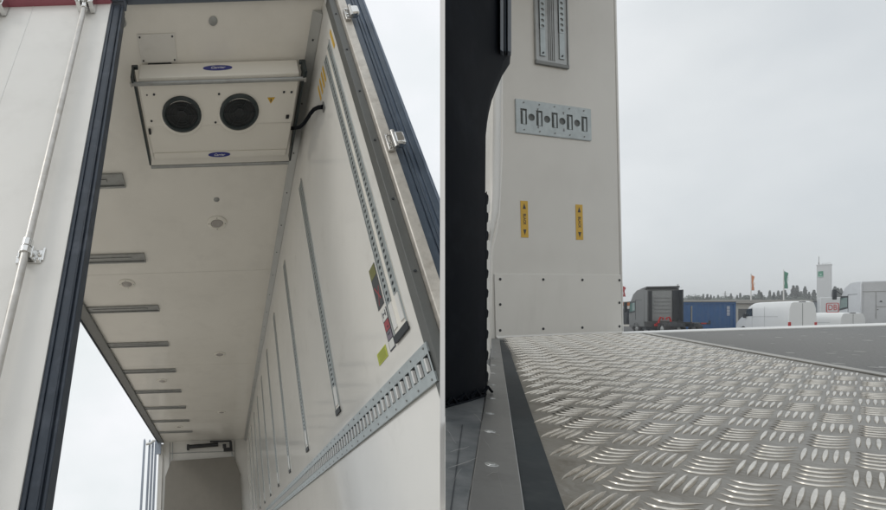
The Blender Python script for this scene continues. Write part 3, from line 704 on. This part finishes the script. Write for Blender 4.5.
while y < 392:
    hgt = 9.5+(y-190)*.012
    p_ = [(486.0, y), (487.8, y+1.5), (488.6, y+hgt*.3), (488.0, y+hgt*.8), (486.2, y+hgt)]
    m.prism([on_door(px_, py_, .012) for px_, py_ in p_], sk2*.5); y += hgt*1.9
m.prism([on_door(485.3, 392, .01), on_door(485.3, 193, .01), on_door(487, 191, .01), on_door(487, 391, .01)], sk2*.5)
pieces('gasket_bead', m, black_rub, bd, .0008)
m = MB()
y = 196
while y < 390:
    m.prism([on_door(px_, py_, .05) for px_, py_ in ((486.5, y), (489.6, y+3), (490.4, y+9), (489.4, y+15), (486.5, y+18))], sk2*.3); y += 21
pieces('white_bead', m, panel_white, bd, .001)
m = MB()
for x in range(447, 486, 12):
    m.tube([on_door(x, 405-(x-445)*.30, -.004), on_door(x+5, 398-(x-445)*.3, -.007), on_door(x+9, 403-(x-445)*.3, -.004)], .0025, 8)
m.tube([on_door(443, 407, -.001), on_door(465, 402, -.002), on_door(485, 395, -.001)], .004, 8)
obj('bottom_seal', m, black_rub, bd)
# ================================================================== loading platform beyond the tread plate
lpf = thing('loading_platform', 'dark grey gritty loading platform with white edge behind the tread plate floor', 'loading platform', FF, fp(750, 340))
o = obj('platform_deck', MB().prism([fp(640.6, 332.9), fp(886, 376.4), fp(1150, 423.4), fp(1500, 423), fp(1500, 303.5), fp(886, 324.4), fp(636, 332.3)], (0, 0, -.06)), grit, lpf)
obj('deck_joint', MB().prism([Vector(v)+Vector((0, 0, .0035)) for v in [fp(639, 332.8), fp(1150, 424.4), fp(1150, 421.2), fp(640.5, 331.6)]], (0, 0, -.003)), mat('joint_metal', (.42, .41, .38), .5, .3), lpf)
obj('edge_trim', MB().prism([Vector(v)+Vector((0, 0, .006)) for v in [fp(621.8, 334.2), fp(886, 325.9), fp(1100, 318.9), fp(1100, 316.9), fp(886, 323.6), fp(621.8, 332.6)]], (0, 0, -.08)), trim_white, lpf, .002)
rng = random.Random(3); m = MB()
for i in range(75):
    x = rng.uniform(655, 900); y = rng.uniform(326, 372)
    if y > 333+(x-640)*.172 - 1.5 or y < 333-(x-622)*.035: continue
    p = fp(x, y); r_ = rng.uniform(.006, .016); k = 7
    m.add([(p[0]+math.cos(6.283*j/k)*r_*rng.uniform(.5, 1.3), p[1]+math.sin(6.283*j/k)*r_*rng.uniform(.5, 1.2), .0006) for j in range(k)], [tuple(range(k))])
pieces('worn_patch', m, mat('bare_worn_metal', (.40, .395, .38), .6, var=.2, vscale=40), lpf)
# ================================================================== yard
gm = MB()
k0 = x1+.0
gpts = [(1.2*k0*1.6, 1.2*1.6, 0), (k0*420, 420, 0), (980, 420, 0), (980, -5, 0), (3.2, -5, 0), (2.4, .5, 0)]
gm.add(gpts, [tuple(range(len(gpts)))])
props(obj('ground', gm, asphalt, frame=WF, smooth=0), kind='structure')
def yaw_frame(px, z_, deg, ground=True, dx=0):
    """frame on the ground at the sight line px, z_ metres ahead; +Y is the heading, turned deg clockwise from straight ahead"""
    t = math.radians(deg)
    return Frame(cols((math.cos(t), -math.sin(t), 0), (math.sin(t), math.cos(t), 0), (0, 0, 1)), ((px-CX)/FPX*z_, z_, 0))
def wheels(par, spots, r, wdt=.26):
    for x, y in spots:
        o = obj('wheel', MB().lathe((x, y, r), (1, 0, 0), [(r*.55, 0), (r*.95, 0), (r, .04), (r, wdt-.04), (r*.95, wdt), (r*.55, wdt)], 24), tyre, par)
        obj('rim', MB().lathe((x+.02, y, r), (1, 0, 0), [(.02, 0), (r*.5, .02), (r*.56, .03), (r*.56, wdt-.05), (.02, wdt-.03)], 20), alu, o)
def loft(secs):
    mb = MB(); n = len(secs[0]); vs_ = [p for s_ in secs for p in s_]
    fs_ = [(i*n+j, i*n+(j+1) % n, (i+1)*n+(j+1) % n, (i+1)*n+j) for i in range(len(secs)-1) for j in range(n)]
    fs_ += [tuple(range(n))[::-1], tuple((len(secs)-1)*n+j for j in range(n))]
    return mb.add(vs_, fs_)
def van(name, label, px, z_, deg, L_, W_, H_, nose=1.1):
    """origin = rear left corner; +Y forward"""
    fr = yaw_frame(px, z_, deg); t = thing(name, label, 'van', fr, (W_/2, L_/2, 0))
    hs_ = [(0, .97), (.25, 1.0), (L_-nose-1.25, 1.0), (L_-nose-.75, .985), (L_-nose-.25, .90), (L_-nose+.15, .66), (L_-.35, .52), (L_-.02, .42), (L_, .30)]
    secs = []
    for y, k_ in hs_:
        top = H_*k_; ins = .0 if y > .1 else .02
        tw_ = .12 if k_ > .8 else .06
        secs.append([(ins, y, .3), (W_-ins, y, .3), (W_-ins, y, min(1.15, top*.7)), (W_-.02-ins, y, top*.8), (W_-tw_-.03, y, top-.06), (W_-tw_-.16, y, top), (tw_+.16, y, top), (tw_+.03, y, top-.06), (.02+ins, y, top*.8), (ins, y, min(1.15, top*.7))])
    b = obj('body', loft(secs), van_white, t, .02, smooth=50)
    obj('windscreen', MB().prism([(.16, L_-nose+.13, H_*.68), (W_-.16, L_-nose+.13, H_*.68), (W_-.22, L_-nose-.24, H_*.905), (.22, L_-nose-.24, H_*.905)], (0, .03, .02)), glass_dark, t)
    for x in (-.008, W_-.006):
        obj('side_window', MB().prism([(x, L_-nose-.95, H_*.58), (x, L_-nose-.05, H_*.56), (x, L_-nose-.32, H_*.80), (x, L_-nose-.90, H_*.82)], (.014, 0, 0)), glass_dark, t)
        obj('mirror', MB().box(x-.16 if x < 1 else x, x if x < 1 else x+.16, L_-nose-.22, L_-nose-.1, H_*.52, H_*.66), trim_black, t, .02)
    for x in (.0, W_-.12): obj('tail_light', MB().box(x-.004, x+.124, -.012, .05, H_*.28, H_*.40), tail_red, t, .01)
    obj('door_gap', MB().box(W_/2-.008, W_/2+.008, -.006, .02, .45, H_*.93), trim_black, t)
    m_ = MB()
    for x in (-.003, W_-.001): m_.box(x, x+.004, L_*.42, L_*.42+.012, .5, H_*.86).box(x, x+.004, L_*.18, L_*.66, H_*.55, H_*.55+.02).box(x, x+.004, L_*.66, L_*.66+.012, .5, H_*.86)
    pieces('body_seam', m_, alu, t)
    obj('rubbing_strip', MB().box(-.012, W_+.012, .5, L_-.6, .48, .56), trim_black, t)
    obj('bumper', MB().box(.02, W_-.02, -.06, .0, .32, .5), trim_black, t, .02)
    obj('roof_lamp', MB().box(W_/2-.16, W_/2+.16, -.01, .1, H_*.965, H_*.965+.05), trim_black, t, .01)
    wheels(t, ((-.005, .9), (W_-.24, .9), (-.005, L_-.95), (W_-.24, L_-.95)), .34, .24)
    return t
van('delivery_van', 'larger white delivery van with high roof, left of the low van', 788.5, 31.5, 26, 5.9, 1.40, 2.62)
van('compact_van', 'low white van parked between the delivery van and silver truck', 840.5, 32.5, 12, 3.8, 1.5, 1.78, .7)
def tractor(name, label, px, z_, deg, W_, H_, D_, m_, col_glass, red=False, mz=(.50, .73)):
    fr = yaw_frame(px, z_, deg); t = thing(name, label, 'truck', fr, (W_/2, D_/2, 0))
    fl = .6
    prof = [(0, fl), (D_-.05, fl), (D_, 1.4), (D_-.02, 2.0), (D_-.28, H_*.76), (D_-.62, H_*.90), (D_-1.15, H_*.985), (D_-1.5, H_), (0, H_)]
    cab = obj('cab', MB().prism([(0, y, z) for y, z in prof], (W_, 0, 0)), m_, t, .07)
    for x in (-.012, W_+.002):
        obj('window_frame', MB().prism([(x+.004, D_-1.0, H_*.50), (x+.004, D_-.08, H_*.46), (x+.004, D_-.22, H_*.73), (x+.004, D_-1.0, H_*.74)], (.006, 0, 0)), trim_black, t)
        obj('side_window', MB().prism([(x, D_-.95, H_*.53), (x, D_-.15, H_*.50), (x, D_-.27, H_*.70), (x, D_-.95, H_*.71)], (.01, 0, 0)), col_glass, t)
        obj('door_seam', MB().box(x, x+.01, D_-1.02, D_-1.0, 1.2, H_*.76).box(x, x+.01, .35, D_-1.02, H_*.76, H_*.76+.03), trim_black, t)
    obj('windscreen', MB().prism([(.12, D_-.01, 2.05), (W_-.12, D_-.01, 2.05), (W_-.15, D_-.27, H_*.75), (.15, D_-.27, H_*.75)], (0, .03, .01)), glass_dark, t)
    for x in (-.28, W_+.08):
        mi = obj('mirror', MB().box(x, x+.2, D_+.0, D_+.16, H_*mz[0], H_*mz[1]), trim_black, t, .03)
        obj('mirror_arm', MB().tube([(x+.1, D_+.05, H_*(mz[1]-.01)), (W_*.5+(.42*W_ if x > 0 else -.42*W_), D_-.25, H_*.74)], .03, 6), trim_black, mi)
    obj('window_surround', MB().prism([(-.010, D_-.98, H_*.74), (-.010, D_-.98, H_*.725), (-.010, D_-.2, H_*.715), (-.010, D_-.3, H_*.74)], (.008, 0, 0)), trim_black, t)
    # rear of the cab: pressed ribs, side fairings, grille
    m1_ = MB()
    if red:
        obj('rear_panel', MB().box(W_*.22, W_*.78, -.03, -.003, 1.1, H_*.95), mat('pale_truck_panel', (.26, .27, .27), .4, var=.1), t, .02)
        for i in range(5): m1_.box(W_*.27, W_*.73, -.06, -.031, H_*.47+i*.30, H_*.47+i*.30+.15)
    else: m1_.box(0, W_, -.02, -.003, H_*.80, H_*.81).box(W_*.27, W_*.28, -.02, -.003, 1.3, H_*.795).box(W_*.80, W_*.81, -.02, -.003, 1.3, H_*.795).box(W_*.29, W_*.79, -.02, -.003, H_*.52, H_*.53)
    pieces('rear_pressing', m1_, mat('pale_truck_panel', (.26, .27, .27), .4, var=.1) if red else alu, t, .004)
    obj('side_fairing', MB().box(-.02, .05, -(.42 if red else .05), -.002, 1.05, H_*.96), m_, t, .015)
    obj('side_fairing', MB().box(W_-.05, W_+.02, -(.42 if red else .05), -.002, 1.05, H_*.96), m_ if not red else trim_black, t, .015)
    if red:
        obj('dark_side_panel', MB().box(.055, W_*.20, -.05, -.003, 1.1, H_*.95).box(W_*.80, W_-.055, -.05, -.003, 1.1, H_*.95), trim_black, t, .01)
        obj('roof_deflector', MB().prism([(.05, -.1, H_+.01), (.05, D_-1.5, H_+.01), (.05, -.15, H_+.16)], (W_-.1, 0, 0)), truck_grey, t, .01)
        rl = MB()
        for k_ in (-1, 1):
            c_ = W_*.5+k_*.32
            rl.tube([(c_+k_*.05, -.32, .72), (c_+k_*.04, -.36, 1.15), (c_-k_*.06, -.38, 1.42), (c_-k_*.20, -.38, 1.38), (c_-k_*.22, -.36, 1.22)], .06, 8)
            rl.box(c_-.10+k_*.08, c_+.10+k_*.08, -.36, -.26, .70, .98)
        rl.box(W_*.5-.6, W_*.5-.42, -.36, -.26, .7, .9)
        obj('red_air_lines', rl, tail_red, t)
    else:
        r4 = MB()
        for x in (W_*.36, W_*.68): r4.cyl((x, -.04, H_*.62), (0, -1, 0), .055, .03, 12)
        for x in (W_*.3, W_*.74): r4.cyl((x, -.04, H_*.47), (0, -1, 0), .03, .03, 10)
        pieces('rear_socket', r4, trim_black, t)
    obj('chassis', MB().box(W_*.3, W_*.38, -3.2, D_-.3, .7, .95).box(W_*.62, W_*.70, -3.2, D_-.3, .7, .95).box(W_*.3, W_*.7, -2.6, -1.6, .96, 1.06), trim_black, t)
    obj('underbody', MB().box(.12, W_-.12, .02, D_-.25, .40, .594), trim_black, t)
    wheels(t, ((0.0, D_-1.1), (W_-.32, D_-1.1), (0.0, -2.1), (W_-.32, -2.1)), .5, .3)
    return t
tractor('tractor_truck', 'dark grey truck cab with red air lines, next to the blue container', 644.5, 34, 20, 2.15, 3.72, 2.25, truck_grey, glass_green, red=True)
tractor('tractor_truck', 'silver truck cab seen from behind at the right edge', 861, 33.5, 30, 2.6, 4.28, 2.3, truck_silver, glass_green, mz=(.68, .88))
# container
fr = yaw_frame(672, 38.5, 4); L_, Hc = 5.35, 2.78
ct = thing('shipping_container', 'blue steel container with white lettering behind the grey truck', 'container', fr, (L_/2, 1.2, 0))
vs_ = []; n_ = 44
for i in range(n_+1):
    x = L_*i/n_; vs_ += [(x, (.03 if (i//2) % 2 else 0), .2), (x, (.03 if (i//2) % 2 else 0), Hc-.12)]
mb = MB().add(vs_, [(2*i, 2*i+2, 2*i+3, 2*i+1) for i in range(n_)]); mb.box(.01, L_-.01, .035, 2.4, .2, Hc-.1)
cbx = obj('corrugated_body', mb, cont_blue, ct)
obj('container_frame', MB().box(-.02, .10, -.03, .08, .1, Hc).box(L_-.12, L_+.02, -.03, .08, .1, Hc).box(.1, L_-.12, -.03, .06, Hc-.14, Hc-.003).box(.1, L_-.12, -.03, .06, .1, .24).box(L_-.1, L_+.02, 2.3, 2.4, .1, Hc), cont_blue, ct, .01)
obj('top_rail', MB().box(-.03, L_+.03, -.04, 2.42, Hc, Hc+.05), trim_black, ct)
letters('side_lettering', 'HABERLAND'[0:0] + 'IIIIIIII', .34, (L_-.62, -.012, 2.0), (0, 0, -1), (1, 0, 0), letter_white, ct, sx=1.3, depth=.004)
# low building, tower
lb = thing('low_warehouse', 'long low cream building behind the white van', 'building', yaw_frame(722, 62, 0), (6, 5, 0))
obj('wall', MB().box(-9, 12.6, 0, 10, 0, 3.5), bld_cream, lb)
obj('roof', MB().box(-9.2, 12.8, -.4, 10.2, 3.5, 4.0), mat('roof_edge', (.42, .41, .38), .6), lb, .03)
for i in range(8): obj('window', MB().box(-8+i*2.6, -6+i*2.6, -.03, -.002, .8, 2.7), glass_dark, lb)
annex = thing('grey_annex', 'small blue grey building between the warehouse and the tower', 'building', yaw_frame(806, 80, 0), (1, 3, 0))
obj('wall', MB().box(0, 3.6, 0, 6, 0, 4.4), mat('annex_blue', (.22, .25, .29), .6), annex)
obj('roof', MB().box(-.15, 3.75, -.15, 6.15, 4.4, 4.55), trim_black, annex)
tw_ = thing('white_tower', 'tall white tower block carrying a green square sign', 'tower', yaw_frame(816.6, 110, 58), (1.2, 1, 0))
Ht = 1.35+52.2*110/FPX
obj('tower_wall', MB().box(0, 2.15, 0, 2.2, 0, Ht), bld_white, tw_, .03)
obj('parapet', MB().box(-.06, 2.21, -.06, 2.26, Ht, Ht+.3), bld_white, tw_, .02)
sg = obj('green_sign', MB().box(.22, .98, -.10, -.003, Ht-3.0, Ht-1.5), green_paint, tw_)
obj('sign_stripe', MB().box(.22, .98, -.12, -.102, Ht-3.0, Ht-2.75).box(.48, .74, -.12, -.102, Ht-2.5, Ht-2.1), mat('sign_pale', (.35, .55, .47), .5), sg)
obj('green_base_panel', MB().box(.03, .4, -.06, -.003, 1.5, 4.6), green_paint, tw_)
obj('wall_joint', MB().box(.02, 2.13, -.02, -.003, 5.2, 5.3).box(.3, .9, -.04, -.003, 5.5, 5.6), alu, tw_)
obj('antenna', MB().tube([(.3, .6, Ht+.3), (.3, .6, Ht+2.4)], .06, 6).box(.2, .4, .5, .7, Ht+.3, Ht+.9), alu, tw_)
obj('roof_railing', MB().box(0.8, 2.1, .2, .24, Ht+.5, Ht+.56).box(0.8, .84, .2, .24, Ht+.3, Ht+.5).box(1.4, 1.44, .2, .24, Ht+.3, Ht+.5).box(2.06, 2.1, .2, .24, Ht+.3, Ht+.5), alu, tw_)
# white box body with red emblem
bt = thing('box_building', 'small white building bearing a red framed DB emblem', 'building', yaw_frame(820, 75, 52), (1.1, 3, 0))
Hb = 1.35+20.5*75/FPX
obj('wall', MB().box(0, 2.2, 0, 6, 0, Hb), bld_white, bt, .10)
ec = Vector((1.26, -.004, 1.35+10.2*75/FPX)); ew_, eh_ = 1.30, 1.72
m = MB()
def rr(w_, h_, r_, y):
    ps = []
    for cx_, cz_, a0_ in ((w_/2-r_, h_/2-r_, 0), (-w_/2+r_, h_/2-r_, 90), (-w_/2+r_, -h_/2+r_, 180), (w_/2-r_, -h_/2+r_, 270)):
        for q in range(5): t = math.radians(a0_+q*22.5); ps.append((ec.x+cx_+r_*math.cos(t), y, ec.z+cz_+r_*math.sin(t)))
    return ps
a_, b_ = rr(ew_, eh_, .2, -.012), rr(ew_-.22, eh_-.26, .1, -.012); n_ = len(a_)
m.add(a_+b_, [(i, (i+1) % n_, n_+(i+1) % n_, n_+i) for i in range(n_)])
em = obj('emblem_frame', m, tail_red, bt)
letters('emblem_letters', 'DB', 1.42, (ec.x, -.015, ec.z), (1, 0, 0), (0, 0, 1), tail_red, bt, sx=.50, depth=.004)
# white and orange lorry peeping out beside the wall edge
ol = thing('orange_lorry', 'orange topped lorry half hidden behind the wall edge', 'truck', yaw_frame(612, 44, 0), (1, 3, 0))
obj('body', MB().box(0, 1.65, 0, 6, 1.0, 2.62), bld_white, ol, .05)
obj('orange_roof_band', MB().box(-.02, 1.85, -.03, 6, 2.63, 2.98), orange_paint, ol, .03)
obj('cab', MB().box(.3, 1.75, -1.3, -.05, .7, 2.3), trim_black, ol, .08)
wheels(ol, ((0, 1), (1.4, 1), (0, 4.6), (1.4, 4.6)), .48, .28)
# flat trailer with red lamps
ft = thing('flatbed_trailer', 'low dark flatbed trailer with red lamps before the blue container', 'trailer', yaw_frame(679, 33, 4), (1.1, 2, 0))
obj('bed', MB().box(0, 2.3, 0, 3.4, .85, 1.0).box(0, .08, 0, .06, 1.0, 1.15).box(2.2, 2.3, 0, .06, 1.0, 1.15), trim_black, ft, .01)
for x in (.9, 1.6): obj('lamp', MB().box(x, x+.35, -.04, -.001, .88, .98), tail_red, ft)
obj('post', MB().box(1.28, 1.36, .4, .46, 1.0, 2.3), alu, ft)
wheels(ft, ((0, 1), (2.0, 1), (0, 2.2), (2.0, 2.2)), .42, .26)
# flags
def flag(name, label, px, ytop, z_, m_, fl, wd_, drop):
    fr = yaw_frame(px, z_, 0); Hf = 1.35+(CY-ytop)*z_/FPX
    t = thing(name, label, 'flag', fr)
    obj('pole', MB().tube([(0, 0, 0), (0, 0, Hf)], [.11, .06], 8), trim_white, t)
    n1, n2 = 6, 14; vs_ = []
    for j in range(n2+1):
        for i in range(n1+1):
            u_ = i/n1; v_ = j/n2
            vs_.append((.08+wd_*u_*(1-.12*math.sin(v_*2.6)), .07*math.sin(u_*5+v_*7), Hf-.25-fl*v_-drop*u_*(1-v_)+.06*math.sin(v_*19+u_*3)))
    m__ = MB().add(vs_, [(j*(n1+1)+i, j*(n1+1)+i+1, (j+1)*(n1+1)+i+1, (j+1)*(n1+1)+i) for j in range(n2) for i in range(n1)])
    c = obj('cloth', m__, m_, t); md = c.modifiers.new('thickness', 'SOLIDIFY'); md.thickness = .01
    return t, c, Hf
t_, c_, hf_ = flag('flag', 'hanging orange flag on a pole left of the green one', 751.0, 273.5, 82, flag_orange, 3.1, .5, .4)
letters('flag_marks', 'IIII', .36, (.33, -.22, hf_-2.0), (0, 0, -1), (1, 0, 0), mat('pale_orange', (.72, .45, .3), .7), c_, sx=1.6, depth=.004)
t_, c_, hf_ = flag('flag', 'hanging green flag on a pole nearer the white tower', 783.6, 269.5, 82, green_paint, 3.5, .75, .5)
letters('flag_marks', 'SSI', .5, (.42, -.22, hf_-1.9), (0, 0, -1), (1, 0, 0), mat('pale_green', (.25, .5, .4), .7), c_, sx=1.5, depth=.004)
t_, c_, hf_ = flag('flag', 'narrow red flag peeping out beside the white wall edge', 622.3, 284, 60, tail_red, 1.6, .35, .3)
# lattice masts
def mast(name, label, px, ytop, z_, wdt):
    fr = yaw_frame(px, z_, 20); Hf = 1.35+(CY-ytop)*z_/FPX; t = thing(name, label, 'mast', fr)
    m_ = MB(); c4 = [(-1, -1), (1, -1), (1, 1), (-1, 1)]; ns = 8
    for a_, b_ in c4: m_.tube([(a_*wdt, b_*wdt, 0), (a_*wdt*.12, b_*wdt*.12, Hf)], .09, 5)
    for s_ in range(ns):
        k0_, k1_ = 1-.88*s_/ns, 1-.88*(s_+1)/ns; z0_, z1_ = Hf*s_/ns, Hf*(s_+1)/ns
        for q in range(4):
            a_, b_ = c4[q], c4[(q+1) % 4]; m_.tube([(a_[0]*wdt*k0_, a_[1]*wdt*k0_, z0_), (b_[0]*wdt*k1_, b_[1]*wdt*k1_, z1_)], .05, 4)
    obj('lattice', m_, alu, t)
    obj('crossarm', MB().box(-wdt*2.2, wdt*2.2, -.06, .06, Hf*.80, Hf*.80+.14).box(-wdt*1.6, wdt*1.6, -.06, .06, Hf*.9, Hf*.9+.14), alu, t)
mast('lattice_mast', 'distant lattice mast rising just right of the grey truck', 677.8, 284, 220, 1.1)
mast('lattice_mast', 'tiny distant lattice mast above the middle of the treeline', 725.2, 291, 260, .8)
# trees
def crown_mesh(kind, hgt, seed):
    r_ = random.Random(seed); m_ = MB()
    n_ = 2200
    for i in range(n_):
        if kind == 0:      # spruce: tiers
            v_ = r_.random()**.8; rad = (1-v_)*hgt*.20*(1+.35*math.sin(v_*34+seed))+.12
            a_ = r_.uniform(0, 6.283); q = rad*math.sqrt(r_.random()); p = Vector((q*math.cos(a_), q*math.sin(a_), hgt*(.12+.88*v_)-q*.25))
        else:
            k_ = r_.randrange(9); rr_ = random.Random(seed*31+k_)
            c_ = Vector((rr_.uniform(-1, 1)*hgt*.19, rr_.uniform(-1, 1)*hgt*.19, hgt*rr_.uniform(.42, .84)))
            d_ = Vector((r_.gauss(0, 1), r_.gauss(0, 1), r_.gauss(0, .8))).normalized()*hgt*rr_.uniform(.09, .17)*r_.random()**.35; p = c_+d_
        s_ = r_.uniform(.08, .24)*hgt/10
        a_ = Vector((r_.gauss(0, 1), r_.gauss(0, 1), r_.gauss(0, .6))).normalized(); b_ = a_.orthogonal().normalized()
        m_.add([p-a_*s_, p+b_*s_*.7, p+a_*s_, p-b_*s_*.7], [(0, 1, 2, 3)])
    return m_
protos = []
for i in range(7):
    kind = 0 if i in (0, 2, 4) else 1
    t = bpy.data.objects.new('spruce_tree' if kind == 0 else 'broadleaf_tree', None); COL.objects.link(t)
    obj('crown', crown_mesh(kind, 10, i+3), leaf_a if kind == 0 else leaf_b, t, smooth=0)
    tk = MB().tube([(0, 0, 0), (.05, 0, 4), (0, .03, 9.2 if kind == 0 else 6.5)], [.22, .15, .04], 7)
    if kind: tk.tube([(0, 0, 3.4), (1.0, .3, 5.6)], [.09, .03], 5).tube([(0, 0, 4), (-.9, -.4, 6.2)], [.09, .03], 5)
    obj('trunk', tk, bark, t)
    protos.append((t, kind))
spots = []
rt = random.Random(11)
x = 672.0
while x < 812:
    base_y = 297.5 if x < 690 else (294.5 if x < 722 else (295 if x < 745 else (293.5 if x < 768 else 292)))
    if 788 < x < 814: base_y = 293
    spots.append((x, base_y+rt.uniform(-2.3, 1.6), rt.uniform(135, 165))); x += rt.uniform(2.6, 4.4)
for x, y in ((833, 291), (835, 286.5), (838, 288), (841, 288.5), (845, 291), (628, 312), (673, 304), (809, 292), (814, 290)): spots.append((x, y, rt.uniform(135, 160)))
spots.append((793.4, 285.5, 150)); spots.append((797, 285.5, 152)); spots.append((805, 286.5, 149)); spots.append((759, 290.5, 150)); spots.append((721, 294, 150))
used = set()
for n, (x, y, z_) in enumerate(spots):
    tall = y < 291.5
    i = rt.choice((0, 2, 4)) if tall else rt.randrange(7)
    src, kind = protos[i]
    if i in used:
        t = src.copy(); COL.objects.link(t)
        for chd in list(src.children):
            c = chd.copy(); COL.objects.link(c); c.parent = t
    else: t = src; used.add(i)
    hh = 1.35+(CY-y)*z_/FPX; s_ = hh/10
    t.location = ((x-CX)/FPX*z_, z_, 0); t.rotation_euler = (0, 0, rt.uniform(0, 6.28)); wx = rt.uniform(.9, 1.2)*(.8 if kind == 0 else 1)
    t.scale = (s_*wx, s_*wx, s_)
    where = 'left end of the treeline, by the grey truck' if x < 700 else 'treeline above the blue container' if x < 740 else 'treeline between the orange and green flags' if x < 784 else 'treeline between the green flag and the tower' if x < 816 else 'gap between tower and silver truck'
    pre = ('dark pointed spruce' if kind == 0 else 'dark rounded broadleaf tree')
    props(t, f'{pre} in the {where}', 'tree', f'{"spruces" if kind == 0 else "broadleaf trees"} in the {where}')
for i, (src, k) in enumerate(protos):
    if i not in used:
        for chd in list(src.children): bpy.data.objects.remove(chd)
        bpy.data.objects.remove(src)

# thin air: the treeline and tower fade a little
hz = obj('haze', MB().box(-60, 1000, -40, 440, -1.0, 22), mat('haze_dummy', (.8, .8, .8), .9), frame=WF, smooth=0)
props(hz, kind='stuff'); hz.data.materials.clear()
hm = bpy.data.materials.new('haze_air'); hm.use_nodes = True; hn = hm.node_tree; hn.nodes.clear()
ho = hn.nodes.new('ShaderNodeOutputMaterial'); hv = hn.nodes.new('ShaderNodeVolumePrincipled')
hv.inputs['Color'].default_value = (.93, .95, .97, 1); hv.inputs['Density'].default_value = .0014
hn.links.new(hv.outputs[0], ho.inputs['Volume']); hz.data.materials.append(hm)
